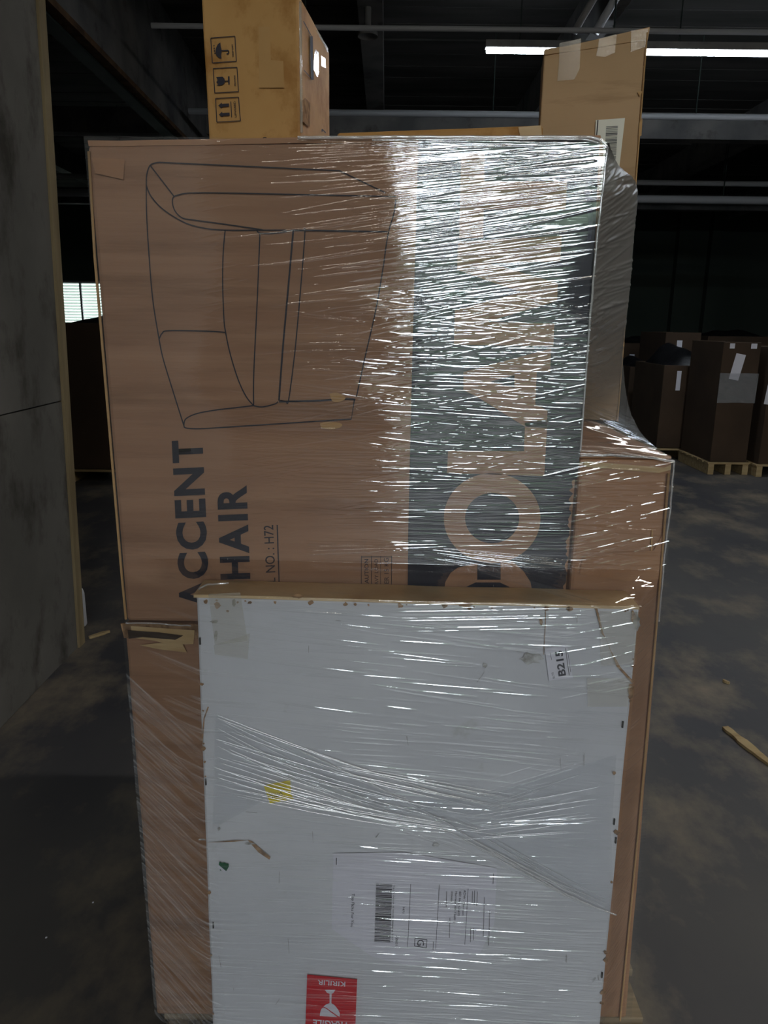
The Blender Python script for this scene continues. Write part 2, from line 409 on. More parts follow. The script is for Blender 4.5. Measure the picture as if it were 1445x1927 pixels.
# sprinkler head on the beam
sx = onZ(692, 62, 4.0)
t = thing('sprinkler', 'small round sprinkler head under the central ceiling beam', 'sprinkler', loc=sx)
tube('drop_pipe', [sx, sx + Vector((0, 0, 0.2))], 0.03, BEAMM, t)
tube('sprinkler_plate', [sx - Vector((0, 0, .03)), sx], 0.09, BEAMM, t, 14)
# knee brace near top centre-right
a = onZ(1120, 62, 3.9); b = onZ(1180, -40, 4.3)
t = thing('ceiling_brace', 'slanted steel brace under the ceiling above the tall carton', 'brace', loc=a)
tube('brace_bar', [a, b], 0.035, PIPEM, t); tube('brace_bar', [a + Vector((-.18, 0, 0)), b + Vector((-.18, 0, 0))], 0.03, BEAMM, t)
# tube lights
def tube_light(x0, x1, y_, z_, label, mat, w_=0.045):
    t = thing('tube_light', label, 'light', loc=(x0, y_, z_))
    box('light_tube', x0, x1, y_ - w_, y_ + w_, z_ - .015, z_ + .02, mat, t, 0.01)
    box('light_housing', x0 - .01, x1 + .01, y_ - w_ - .015, y_ + w_ + .015, z_ + .021, z_ + .08, BEAMM, t)
    for i in range(4):
        x = x0 + 0.3 + i * (x1 - x0 - .6) / 3
        tube('hanger_rod', [(x, y_, z_ + .07), (x, y_, CZ)], 0.006, DARKSTEEL, t, 6)
la = onZ(915, 96, 3.9)
tube_light(la.x, la.x + 4.9, la.y, 3.9, 'long bright white tube light hanging under the dark ceiling', LED, 0.028)
tube_light(1.5, 5.0, 2.1, 4.0, 'unseen tube light added above the aisle right of the stack, over the frame', LEDB)  # added lamp, never in view: brightens the right floor and left partition
tube_light(-0.6, 3.0, -2.6, 4.0, 'unseen tube light added above and behind the photographer', LEDC, 0.055)  # added out of view for ambient light and warm glints in the lower film
tube_light(-3.0, 3.4, -5.0, 4.3, 'unseen tube light added inside above the dock doorway', LEDC, 0.055)  # another lamp added out of view, gives the film folds more glints

# ---------------------------------------------------------------- the wrapped pallet stack
FY = 1.2
PZ = 0.145
aTL, aTR = onY(163, 272, FY), onY(1140, 262, FY)
aBL, aBR = onY(238, 1170, FY), onY(1060, 1180, FY)
ZB = aBL.z; AX0 = (aTL.x + aBL.x) / 2; AX1 = (aTR.x + aBR.x) / 2; ZT = (aTL.z + aTR.z) / 2
aBR = Vector((aBR.x, FY, ZB))
rTR = onY(1268, 866, FY); RX1 = rTR.x; RZ = rTR.z
print('stack', aTL, aTR, aBL, aBR, rTR)
# pallet
pe = onZ(1205, 1890, PZ)
PX0 = onY(294, 1905, 1.2).x + .012
pal = thing('pallet', 'weathered wooden pallet under the wrapped stack', 'pallet', loc=(0, 1.6, 0))
random.seed(2)
y = 1.09
i = 0
while y < 2.2:
    e = pe.x + [0.004, -0.004, 0.012, 0.0][i % 4]
    box('deck_board', PX0, e, y, y + 0.085, PZ - 0.018, PZ, OLDWOOD, pal, 0.002, 3, 0.0012, seed=i)
    box('bottom_board', PX0, e, y, y + 0.085, 0.001, 0.018, OLDWOOD, pal, 0.002) if i % 2 == 0 else None
    y += 0.118; i += 1
for x in (PX0 + .01, -0.02, pe.x - 0.05):
    box('stringer', x, x + 0.04, 1.09, 2.22, 0.0185, PZ - 0.0185, OLDWOOD, pal, 0.002)

GAP = 0.0015
# lower left carton
lc = thing('carton', 'large brown carton under the chair carton, dirty tape along its top edge', 'carton', loc=(AX0, FY, PZ))
lTL = onY(234, 1181, FY); lBL = onY(294, 1905, FY)
fr = [Vector((lTL.x, FY, ZB - .004)), Vector((aBR.x, FY, ZB - .004)), Vector((aBR.x, FY, PZ + .003)), Vector((lBL.x, FY, PZ + .003))]
hexa('carton_body', fr, [p + Vector((0, 1.0, 0)) for p in fr], KRAFT, lc, 0.006, 10, 0.0015)
fl = [Vector((lTL.x - .004, FY - .006, ZB - .002)), Vector((AX1, FY - .006, ZB - .002)), Vector((AX1, FY - .002, ZB - .028)), Vector((lTL.x - .002, FY - .002, ZB - .030))]
hexa('flap', fl, [p + Vector((0, 0.004, 0)) for p in fl], TORN, lc, 0.001, 6, 0.002)
f2 = atY(FY - .0085)
print_poly('tape', [[(246, 1178), (366, 1186), (364, 1212), (322, 1214), (292, 1206), (250, 1200)]], f2, TAPE, lc)
print_poly('tape', [[(262, 1214), (340, 1206), (352, 1228), (300, 1222)]], atY(FY - .0095), TAPE, lc)
print_poly('smudge', [[(240, 1186), (300, 1190), (345, 1196), (330, 1204), (268, 1199), (242, 1202)]], atY(FY - .0098), DKRAFT, lc)

# right carton
rc = thing('carton', 'tall narrow brown carton at the right of the stack, its taped top corner showing', 'carton', loc=(RX1 - .1, FY, PZ))
rBR = onY(1176, 1925, FY)
x0 = aTR.x + (aBR.x - aTR.x) * (aTR.z - RZ) / (aTR.z - aBR.z) + .004
x0b = aBR.x + .004 + (aBR.x - aTR.x) * .02
fr = [Vector((x0, FY + .004, RZ)), Vector((RX1, FY + .004, RZ)), Vector((rBR.x + .004, FY + .004, PZ + .003)), Vector((x0b, FY + .004, PZ + .003))]
hexa('carton_body', fr, [p + Vector((0, 0.70, 0)) for p in fr], KRAFT2, rc, 0.006, 10, 0.0012, 3)
# two closing flaps with a slit
z = RZ + .0012
box('flap', x0, RX1 - .003, FY + .004, FY + .034, z, z + .004, KRAFT2, rc, .001, 6, .0008)
box('flap', x0, RX1 - .003, FY + .038, FY + .70, z, z + .004, KRAFT2, rc, .001, 6, .0008)
fr_f = plane_fn((0, FY + .004, 0), (0, -1, 0), .003)
print_poly('tape', [[(1100, 868), (1250, 880), (1263, 874), (1262, 884), (1240, 890), (1098, 878)]], fr_f, TAPE, rc)
print_poly('seam', [[(1226, 996), (1229, 996), (1224, 1092), (1221, 1092)]], fr_f, EDGE, rc)
print_poly('tape', [[(1098, 1046), (1230, 1036), (1250, 1000), (1242, 1090), (1180, 1094), (1090, 1080)]], plane_fn((0, FY + .004, 0), (0, -1, 0), .0032), noisy('faint_tape', srgb(176, 134, 100), srgb(160, 118, 86), (5, 5, 9), 0.4), rc)
# edge line down the front right
el = [onY(1262, 890, FY), onY(1238, 1190, FY), onY(1205, 1560, FY), onY(1170, 1920, FY)]
tube('edge_crease', [p + Vector((-.004, -.001, 0)) for p in el], 0.0018, EDGE, rc)

# filler carton behind, out of sight low down, carries the rear
# chair carton
ac = thing('chair_carton', 'big brown carton printed ACCENT CHAIR with a line drawing and a black band', 'carton', loc=(AX0, FY, ZB))
fr = [aTL, aTR, aBR, aBL]
fr = [Vector((p.x, FY, p.z)) for p in fr]
hexa('carton_body', fr, [p + Vector((0, 0.44, 0)) for p in fr], KRAFT, ac, 0.007, 12, 0.0008, 5)
# top flap edge folded over the front upper edge, slightly wavy
fl = [onY(165, 268, FY) + Vector((0, 0, .003)), onY(1130, 258, FY) + Vector((0, 0, .003)), onY(1132, 264, FY), onY(167, 275, FY)]
hexa('flap', fl, [p + Vector((0, 0.40, 0)) for p in fl], KRAFT2, ac, 0.0015, 14, 0.002, 8)
tube('edge_crease', [onY(x, y, FY - .001) for x, y in ((167, 285), (178, 480), (196, 690), (212, 880), (228, 1070), (237, 1165))], 0.0022, EDGE, ac)
A = atY(FY - .0022)
B = atY(FY - .0030)
C = atY(FY - .0036)
random.seed(9)
edge = []
for i in range(34):
    y = 905 + i * 6; edge.append((1082 - (y - 905) * 0.068 - random.random() * 9 - 2, y))
band = [(787, 264), (1128, 264), (1118, 480), (1104, 700), (1092, 850), (1086, 900)] + edge + [(1066, 1150), (767, 1150), (768, 1000), (775, 700)]
pb = print_poly('printed_band', [band], A, INK, ac)
# big cut-out letters of the band
def let(polys): print_poly('printed_letter', polys, B, KRAFT, pb)
let([[(868, 288), (912, 288), (911, 341), (1067, 341), (1064, 394), (910, 394), (909, 448), (864, 448)]])
M = [(863, 452), (1057, 444), (1054, 492), (925, 492), (1050, 533), (1047, 572), (925, 606), (1042, 606), (1040, 652), (856, 648), (856, 584), (981, 548), (860, 506)]
let([[(862, 455), (1057, 444), (1054, 492), (920, 495), (1050, 533), (1048, 566), (915, 606), (1043, 609), (1041, 652), (854, 648), (856, 584), (981, 550), (860, 508)]])
let([[(872, 734), (872, 700), (1037, 656), (1035, 700), (1010, 699), (1007, 761), (1030, 772), (1029, 806), (988, 803), (895, 745)],
     ])
print_poly('printed_letter', [[(922, 718), (968, 706), (968, 730)]], C, INK, pb)
let([[(843, 848), (986, 849), (988, 795), (1030, 790), (1024, 896), (841, 890)]])
let(ring(926, 975, 91, 51, 0.93))
let([[(862, 1068), (898, 1060), (898, 1091), (942, 1091), (942, 1058), (966, 1058), (985, 1075), (998, 1095), (1003, 1120), (963, 1120), (958, 1104), (940, 1096), (895, 1096), (878, 1104), (872, 1120), (834, 1120), (838, 1095), (848, 1078)]])
# ACCENT CHAIR, each letter on its own
for ch, y0, y1 in (('T', 827, 869), ('N', 879, 931), ('E', 938, 973), ('C', 981, 1033), ('C', 1038, 1088), ('A', 1091, 1142)):
    bx = lambda y: 381 + (y - 827) * 0.047
    print_text('letter', ch, (bx(y1), y1), (bx(y0), y0), 58, A, INK, ac, 0.035)
for ch, y0, y1 in (('R', 913, 957), ('I', 967, 979), ('A', 987, 1041), ('H', 1046, 1089), ('C', 1095, 1142)):
    bx = lambda y: 464 + (y - 913) * 0.04
    print_text('letter', ch, (bx(y1), y1), (bx(y0), y0), 56, A, INK, ac, 0.035)
print_text('printed_text', 'NO. : H72', (518, 1077), (514, 988), 19, A, INKLINE, ac, 0.006)
print_text('printed_text', 'MODEL', (521, 1150), (518, 1087), 19, A, INKLINE, ac, 0.006)
print_lines('printed_line', [[(521.5, 988), (527, 1150)]], 2.4, A, INKLINE, ac)
print_lines('printed_frame', [([(680, 1046), (680, 1140)], 1.2), ([(699, 1046), (699, 1140)], 1.2), ([(737, 1046), (736, 1140)], 1.2), ([(680, 1048), (737, 1048)], 1.2), ([(716, 1046), (716, 1140)], 0.8)], 1.2, A, INKLINE, ac)
print_text('printed_text', 'CAUTION', (694, 1106), (693, 1052), 8, A, INKLINE, ac, 0.01)
print_text('printed_text', 'HEAVY LOAD', (712, 1112), (711, 1052), 7, A, INKLINE, ac)
print_text('printed_text', 'OVER 15 KG', (732, 1116), (731, 1050), 9, A, INKLINE, ac)
# line drawing of the chair (crop coordinates scaled back to the photograph)
def q(pts, sm=True):
    p = [(250 + a / 2.627, 280 + b / 2.627) for a, b in pts]
    return smooth_pts(p) if sm else p
LN = [
 q([(66, 180), (68, 130), (85, 82), (120, 68), (160, 68)]) + q([(160, 68), (1020, 108), (1045, 120), (1250, 218)], False),
 q([(66, 180), (68, 330), (82, 560), (100, 760), (130, 945)]),
 q([(130, 945), (150, 1040), (205, 1220), (252, 1368)]),
 q([(252, 1368), (262, 1380), (320, 1384), (420, 1379)]) + q([(420, 1379), (1080, 1336), (1095, 1240)], False),
 q([(252, 1368), (262, 1335), (320, 1308), (420, 1290), (510, 1280), (597, 1269)]),
 q([(66, 180), (90, 235), (150, 300), (250, 362), (340, 390), (450, 402), (620, 402), (760, 402)]),
 q([(87, 84), (204, 236)], False),
 q([(1300, 236), (500, 219)], False) + q([(500, 219), (290, 218), (225, 228), (200, 240), (196, 270), (210, 310), (245, 342), (300, 352), (420, 368), (560, 388), (640, 400)]),
 q([(456, 402), (446, 520), (444, 680), (450, 840), (458, 905), (480, 1010), (520, 1140), (560, 1225), (597, 1270)]),
 q([(458, 908), (380, 902), (180, 899), (145, 912), (130, 940)]),
 q([(628, 418), (615, 740), (598, 1100), (597, 1270)]),
 q([(612, 402), (626, 416), (680, 418), (740, 412), (790, 402)]),
 q([(597, 1270), (640, 1276), (700, 1262), (718, 1250)]),
 (q([(793, 402), (765, 720), (740, 1000), (722, 1245)]), 3.4),
 q([(800, 402), (840, 404), (850, 420), (825, 740), (800, 1010), (770, 1240), (755, 1248), (728, 1244)]),
 (q([(790, 402), (1260, 410)], False), 3.0),
 (q([(722, 1250), (900, 1246), (1060, 1236), (1100, 1240)], False), 3.4),
 q([(1300, 250), (1290, 320), (1260, 430), (1235, 600), (1200, 800), (1150, 1020), (1105, 1225)]),
]
print_lines('chair_drawing', LN, 2.3, A, INKLINE, ac)
print_poly('torn_patch', [smooth_pts([(602, 797), (615, 794), (640, 796), (642, 803), (625, 808), (606, 805), (602, 797)])[:-1],
                          smooth_pts([(620, 741), (634, 739), (650, 748), (640, 756), (626, 755), (620, 741)])[:-1]], B, EDGE, ac)
print_poly('scuff', [[(1098, 335), (1106, 340), (1112, 375), (1116, 410), (1112, 450), (1104, 455), (1108, 420), (1102, 380)]], B, noisy('chalky_scuff', srgb(96, 94, 112), srgb(60, 58, 72), (60, 60, 60), 0.7), ac)
print_poly('tape', [[(172, 296), (235, 300), (232, 338), (180, 326)]], B, KRAFT2, ac)

# rear filler carton that carries nothing visible but keeps the stack whole
# flat carton lying on top
fz = ZT
ft = thing('flat_carton', 'flat brown carton lying on top of the chair carton, beside the golden carton', 'carton', loc=(0.1, 1.42, fz))
a = onY(1022, 235, 1.35); b = onY(634, 249, 1.43)
hz = max(aTL.z, aTR.z) + .010
fr = [Vector((b.x, b.y, b.z)), Vector((a.x, a.y, a.z)), Vector((a.x, a.y, hz)), Vector((b.x, b.y, hz))]
hexa('carton_body', fr, [p + Vector((0.03, 0.19, 0)) for p in fr], YKRAFT, ft, 0.005, 8, 0.001)
n_ = Vector((a.y - b.y, -(a.x - b.x), 0))
if n_.y > 0: n_ = -n_
ffn = plane_fn(a, n_, .002)
print_poly('tape', [[(975, 239), (1018, 236), (1020, 262), (980, 262)]], ffn, TAPE, ft)

# golden carton, upper left
yc = thing('golden_carton', 'golden brown carton with handling symbols standing on the chair carton', 'carton', loc=(-.2, 1.45, fz))
yR = onY(565, 250, 1.34); yLx = onY(392, 255, 1.365)
ztop = onY(563, -16, 1.34).z
yB = onY(621, 250, 1.56)
dz = hz
fr = [Vector((yLx.x - .002, 1.365, ztop)), Vector((yR.x, 1.34, ztop)), Vector((yR.x, 1.34, dz)), Vector((yLx.x, 1.365, dz))]
ytb = onY(620, 97, 1.56)
off = Vector((yB.x - yR.x, 0.22, 0))
bk = [p + off for p in fr]
bk[0].z = bk[1].z = ytb.z
hexa('carton_body', fr, bk, YKRAFT, yc, 0.004, 10, 0.0012, 12)
d_ = fr[1] - fr[0]; yn = Vector((d_.y, -d_.x, 0))
if yn.y > 0: yn = -yn
Y1 = plane_fn(fr[1], yn, .0025); Y2 = plane_fn(fr[1], yn, .003)
sd = Vector((off.y, -off.x, 0)).normalized()
S1 = plane_fn(fr[1], sd, .003)
def s4(pts): return [(380 + x / 5.558, 50 + y / 5.558) for x, y in pts]
frames = [[(92, 120), (344, 100), (360, 362), (108, 380)], [(118, 438), (366, 426), (382, 680), (134, 694)], [(142, 752), (382, 738), (402, 985), (156, 1000)]]
for fq in frames:
    qd = s4(fq); print_lines('symbol_frame', [([qd[i], qd[(i + 1) % 4]], 1.6) for i in range(4)], 1.6, Y1, INKLINE, yc)
print_poly('umbrella_symbol', [s4([(192, 166), (165, 185), (146, 225), (140, 262), (150, 300), (175, 325), (205, 336), (200, 300), (208, 252), (196, 205)]),
    s4([(200, 247), (270, 243), (284, 252), (286, 275), (270, 292), (256, 290), (256, 280), (272, 276), (274, 258), (200, 257)]),
    s4([(120, 195), (132, 192), (130, 206), (122, 208)]), s4([(120, 222), (134, 220), (132, 234), (124, 236)]), s4([(124, 250), (136, 246), (134, 260), (126, 262)]), s4([(128, 276), (142, 272), (140, 288), (132, 290)])], Y1, INKLINE, yc)
print_text('printed_text', 'KEEP DRY', s4([(334, 312)])[0], s4([(326, 182)])[0], 3.2, Y1, INKLINE, yc, 0.02)
print_poly('glass_symbol', [s4([(148, 528), (215, 524), (236, 545), (240, 570), (232, 598), (205, 614), (150, 616), (176, 600), (148, 582), (165, 560)]),
    s4([(236, 566), (272, 565), (272, 520), (288, 520), (290, 606), (276, 606), (274, 574), (238, 575)])], Y1, INKLINE, yc)
print_text('printed_text', 'FRAGILE', s4([(356, 620)])[0], s4([(348, 508)])[0], 3.0, Y1, INKLINE, yc, 0.02)
print_poly('arrow_symbol', [s4([(170, 826), (208, 794), (208, 808), (282, 804), (284, 836), (210, 840), (210, 856)]), s4([(176, 920), (212, 890), (213, 904), (288, 900), (290, 930), (215, 934), (216, 948)]), s4([(298, 784), (306, 784), (314, 950), (306, 950)])], Y1, INKLINE, yc)
print_text('printed_text', 'UPWARD', s4([(366, 948)])[0], s4([(352, 780)])[0], 4.4, Y1, INKLINE, yc, 0.005)
print_text('printed_text', 'S', (502, 258), (494, 258), 7, Y1, INKLINE, yc, 0.03)
print_poly('tape', [s4([(590, 0), (710, 0), (720, 350), (850, 360), (860, 640), (600, 640)])], Y2, noisy('paper_patch', srgb(184, 144, 90), srgb(176, 136, 82), (20, 20, 20), 0.6), yc)
tube('edge_crease', [onY(565, 3, 1.338), onY(566, 120, 1.337), onY(567, 250, 1.337)], 0.0022, CLEARTAPE, yc)
print_poly('tape', [[(592, 92), (600, 98), (600, 138), (597, 146), (590, 130)], [(604, 104), (612, 110), (613, 128), (605, 124)], [(594, 56), (600, 60), (618, 92), (617, 100)]], S1, CLEARTAPE, yc)
print_lines('printed_mark', [([(571, 40), (586, 68)], 1.5), ([(586, 68), (588, 150)], 5), ([(588, 150), (572, 132)], 1.5)], 1.5, S1, INKLINE, yc)
print_lines('printed_mark', [([(606, 248), (606, 243)], 2), ([(606, 243), (613, 250)], 2)], 1.5, S1, INKLINE, yc)
print_poly('tape', [[(569, 190), (574, 184), (584, 194), (583, 240), (569, 228)]], S1, TORN, yc)

# tall carton at the upper right, standing on the right carton
tz = RZ + .0055
tYr, tYl = 1.66, 1.715
tc_ = thing('tall_carton', 'tall light brown carton with a white barcode label rising at the upper right', 'carton', loc=(.47, 1.72, tz))
tTR = onY(1217, 62, tYr); tTL = onY(1024, 92, tYl)
tBRx = onY(1195, 350, tYr); kx = (tTR.x - tBRx.x) / (tTR.z - tBRx.z)
tR0 = Vector((tTR.x - kx * (tTR.z - tz), tYr, tz)); tL0 = Vector((tTL.x - .0, tYl, tz))
fr = [tTL, tTR, tR0, tL0]
bk = [p + Vector((0.018, 0.115, 0)) for p in fr]
hexa('carton_body', fr, bk, TKRAFT, tc_, 0.003, 12, 0.0015, 20)
d_ = tTR - tTL; tn = Vector((d_.y, -d_.x, 0))
if tn.y > 0: tn = -tn
T1 = plane_fn(tTR, tn, .003); T2 = plane_fn(tTR, tn, .0035); T3 = plane_fn(tTR, tn, .004)
# open top flaps: raised rim
fl = [tTL + Vector((0, -.003, -.004)), tTR + Vector((.004, -.003, .010)), tTR + Vector((.002, -.003, -.012)), tTL + Vector((0, -.003, -.012))]
hexa('flap', fl, [p + Vector((.002, .004, 0)) for p in fl], TKRAFT, tc_, .0008, 4, .0015)
def s2(pts): return [(700 + x / 1.9396, x2 / 1.94) for x, x2 in pts]
print_poly('tape', [s2([(684, 158), (762, 140), (758, 250), (738, 290), (676, 296), (682, 230)])], T1, CLEARTAPE, tc_)
print_poly('tape', [s2([(830, 140), (894, 124), (886, 192), (850, 208), (818, 204)])], T1, CLEARTAPE, tc_)
print_poly('tape', [s2([(946, 112), (1008, 104), (1000, 170), (944, 190)])], T1, CLEARTAPE, tc_)
lb = [(1121, 226), (1176, 222), (1160, 360), (1115, 360)]
lbo = print_poly('label', [lb], T1, CREAM, tc_)
print_poly('label_edge', [[(1124, 226), (1126, 226), (1120, 300), (1118, 300)]], T2, INKLINE, lbo)
random.seed(5)
bars = []
y = 238.0
while y < 300:
    w_ = random.choice((0.7, 0.7, 1.2, 1.9)); xl = 1140.5 - (y - 238) * .06; bars.append([(xl, y), (xl + 22, y - 1), (xl + 22, y + w_ - 1), (xl, y + w_)]); y += w_ + random.choice((0.8, 1.0, 1.6))
print_poly('barcode', bars, T2, GREYINK, lbo)
print_poly('torn_edge', [[(1203, 232), (1209, 222), (1207, 255), (1201, 258)], [(1199, 172), (1209, 172), (1204, 182)]], T2, EDGE, tc_)
tube('edge_crease', [tTR + Vector((0, -.002, 0)), (tTR + tR0) / 2 + Vector((0, -.002, 0)), tR0 + Vector((0, -.002, 0))], .0018, EDGE, tc_)

# white flat carton leaning at the front
BY = 1.118
w_TL = onY(369, 1124, BY); w_TR = onY(1203, 1146, BY)
w_BLx = onY(400, 1927, BY); w_BRx = onY(1130, 1927, BY)
def ext(t, b):  # extend an edge line down to the pallet top
    k_ = (PZ + .0005 - t.z) / (b.z - t.z); return t + (b - t) * k_
w_BL = ext(w_TL, w_BLx); w_BR = ext(w_TR, w_BRx)
wb = thing('white_carton', 'flat white carton with worn edges standing upright against the front of the stack', 'carton', loc=(0, BY, PZ))
fr = [w_TL, w_TR, w_BR, w_BL]
bkv = Vector((0, 0.070, 0))
hexa('carton_body', fr, [p + bkv for p in fr], WHITEB, wb, 0.004, 14, 0.0010, 31)
# kraft coloured taped top edge
tl, tr = w_TL, w_TR
fl = [tl + Vector((-.003, -.0, .004)), tr + Vector((.0, -.0, .004)), tr + Vector((0, -.001, -.001)), tl + Vector((-.003, -.001, -.001))]
hexa('top_flap', fl, [p + Vector((0, .072, .0)) for p in fl], TAPE, wb, .0015, 16, .0022, 5)
WP = atY(BY - .0028); WP2 = atY(BY - .0033); WP3 = atY(BY - .0038); WP4 = atY(BY - .0043)
# wear along the rim
random.seed(12)
spots = []
for i in range(46):
    u = random.random(); side = random.choice('tlr' if i % 3 else 't')
    if side == 't': x, y = 372 + u * 828, 1128 + u * 20 + random.random() * 4
    elif side == 'l': x, y = 371 + u * 29 + random.random() * 4, 1130 + u * 790
    else: x, y = 1202 - u * 72 - random.random() * 4, 1150 + u * 770
    r = 1.5 + random.random() * 4.5
    spots.append([(x + r * (0.6 + random.random() * .6) * math.cos(a_), y + r * (0.4 + random.random() * .8) * math.sin(a_)) for a_ in [2 * math.pi * j / 9 for j in range(9)]])
print_poly('worn_rim', spots, WP, TORN, wb)['kind'] = 'stuff'
def blob(x, y, rx, ry, n=14, jag=.35):
    return [(x + rx * (1 - jag + 2 * jag * random.random()) * math.cos(2 * math.pi * j / n), y + ry * (1 - jag + 2 * jag * random.random()) * math.sin(2 * math.pi * j / n)) for j in range(n)]
print_poly('torn_patch', [blob(409, 1139, 6, 6), blob(428, 1150, 3, 2), blob(878, 1138, 12, 5), blob(1156, 1455, 3, 3), blob(560, 1122, 11, 4), blob(1018, 1170, 3, 6),
                          [(1120, 1145), (1124, 1145), (1135, 1190), (1140, 1202), (1132, 1192)], [(1140, 1202), (1150, 1225), (1168, 1256), (1194, 1284), (1188, 1284), (1160, 1254)],
                          blob(1192, 1160, 5, 10), blob(1188, 1300, 5, 16)], WP2, TORN, wb)
print_poly('smudge', [blob(404, 1170, 8, 3), blob(406, 1196, 3, 10), blob(440, 1134, 4, 7), blob(998, 1240, 22, 10), blob(912, 1252, 4, 5), blob(1198, 1170, 6, 16), blob(412, 1560, 3, 3), blob(380, 1580, 8, 1.5), blob(820, 1590, 6, 4), blob(470, 1588, 8, 2)], WP2, SMUDGE, wb)
for x, y, a_ in ((376, 1207, 0.02), (387, 1472, .05), (1159, 1582, -.06), (1133, 1836, -.06), (1172, 1364, -.05), (401, 1742, .04), (1156, 1547, .0)):
    p = onY(x, y, BY - .0035); box('staple', p.x - .0012, p.x + .0012, p.y, p.y + .002, p.z - .006, p.z + .006, STEEL, wb)
for i in range(26):
    x_ = 376 + random.random() * 800; y_ = 1140 + random.random() * 760; l_ = 4 + random.random() * 26; an = random.choice((1.5, 1.6, 1.4, .1, 2.2))
    if 600 < x_ < 960 and y_ > 1580: continue
    print_lines('scratch', [([(x_, y_), (x_ + l_ * math.cos(an), y_ + l_ * math.sin(an))], .8)], 1, WP, SMUDGE, wb)
print_lines('scratch', [([(392, 1330), (384, 1352), (380, 1400)], 2.5)], 1, WP, TORN, wb)
print_lines('scratch', [([(1027, 1140), (1026, 1180), (1023, 1232)], 1.2)], 1, WP, TORN, wb)
# clear tape pieces
print_poly('tape', [[(392, 1118), (452, 1115), (466, 1206), (404, 1214)]], WP3, CLEARTAPE, wb)
print_poly('tape', [[(402, 1214), (470, 1192), (466, 1240), (404, 1232)]], WP4, CLEARTAPE, wb)
print_poly('tape', [[(1128, 1150), (1200, 1152), (1194, 1250), (1130, 1254)]], WP3, CLEARTAPE, wb)
print_poly('tape', [[(1104, 1276), (1186, 1276), (1182, 1330), (1106, 1330)]], WP4, CLEARTAPE, wb)
print_poly('torn_strip', [[(466, 1581), (474, 1583), (509, 1613), (507, 1618), (486, 1604)], [(386, 1586), (440, 1581.5), (470, 1582), (440, 1584)]], WP2, TORN, wb)
print_poly('green_mark', [blob(420, 1631, 9, 10)], WP2, GREEN, wb)
print_poly('green_mark', [[(412, 1628), (426, 1640), (422, 1642), (410, 1632)]], WP3, PAPER, wb)
# B215 label
LB = print_poly('label', [[(1025, 1221), (1067, 1212), (1078, 1276), (1033, 1281)]], WP3, PAPER, wb)
print_text('label_text', 'B215', (1065, 1271), (1058, 1224), 15, WP4, INK, LB, 0.03)
print_text('label_text', 'BLTG', (1044, 1276), (1041, 1265), 4, WP4, INKLINE, LB)
print_lines('label_text', [([(1064, 1220), (1071, 1271)], 1.2), ([(1068, 1225), (1074, 1265)], .9), ([(1035, 1228), (1038, 1242)], .8)], 1, WP4, GREYINK, LB)
# yellow sticker
LB = print_poly('sticker', [[(496, 1478), (546, 1468), (548, 1495), (553, 1503), (508, 1512)]], WP3, YELLOW, wb)
print_text('sticker_text', '-10165Q', (505, 1503), (532, 1499), 9, WP4, INK, LB, 0.01)
# shipping label
LB = print_poly('shipping_label', [[(627, 1606), (760, 1604), (935, 1634), (930, 1740), (900, 1800), (770, 1818), (700, 1800), (624, 1748)]], WP2, PAPER, wb)
def s5(x, y): return (600 + x / 4.0139, 1580 + y / 4.0139)
print_text('label_text', 'Top Picks For You', s5(250, 408), s5(240, 660), 5.5, WP4, INKLINE, LB)
bars = []
y = 334.0
while y < 770:
    w_ = random.choice((3, 3, 6, 9)); xo = (y - 334) * -.03
    bars.append([s5(432 + xo, y), s5(554 + xo, y + 6), s5(554 + xo, y + 6 + w_), s5(432 + xo, y + w_)]); y += w_ + random.choice((4, 5, 7))
print_poly('barcode', bars, WP4, INKLINE, LB)
print_lines('label_line', [([s5(694, 335), s5(670, 812)], .8), ([s5(910, 340), s5(882, 830)], .8), ([s5(1128, 370), s5(1102, 795)], .8), ([s5(132, 138), s5(132, 190)], 1.6), ([s5(1318, 255), s5(1316, 335)], 1)], 1, WP4, INKLINE, LB)
print_text('label_text', 'RDW - Harrison', s5(1094, 385), s5(1082, 572), 4.2, WP4, INKLINE, LB)
print_text('label_text', '601 Hwy 62-65S', s5(1060, 392), s5(1048, 575), 4.2, WP4, INKLINE, LB)
print_text('label_text', 'Harrison AR 72601', s5(1030, 392), s5(1018, 608), 4.2, WP4, INKLINE, LB)
print_text('label_text', '8703658247', s5(1000, 392), s5(994, 480), 3.2, WP4, GREYINK, LB)
print_text('label_text', '72601', s5(582, 724), s5(576, 800), 5, WP4, INKLINE, LB)
print_text('label_text', '9622 0019 0 0000 0000 0 5471', s5(562, 345), s5(548, 770), 2.6, WP4, GREYINK, LB)
print_text('label_text', '3471', s5(634, 506), s5(630, 555), 4, WP4, INKLINE, LB)
for x, a_, b_ in ((1196, 392, 500), (1176, 385, 495), (1160, 388, 480), (1250, 435, 735), (1290, 536, 800), (990, 590, 742), (965, 390, 510), (1170, 668, 760), (1148, 668, 775), (865, 770, 835)):
    print_lines('label_text', [([s5(x, a_), s5(x - (b_ - a_) * .03, b_)], 1.1)], 1, WP4, GREYINK, LB)
gq = [s5(726, 745), s5(816, 756), s5(812, 818), s5(722, 804)]
print_lines('label_frame', [([gq[i], gq[(i + 1) % 4]], 1.2) for i in range(4)], 1, WP4, INKLINE, LB)
print_text('label_text', 'G', s5(744, 757), s5(742, 800), 13, WP4, INKLINE, LB)
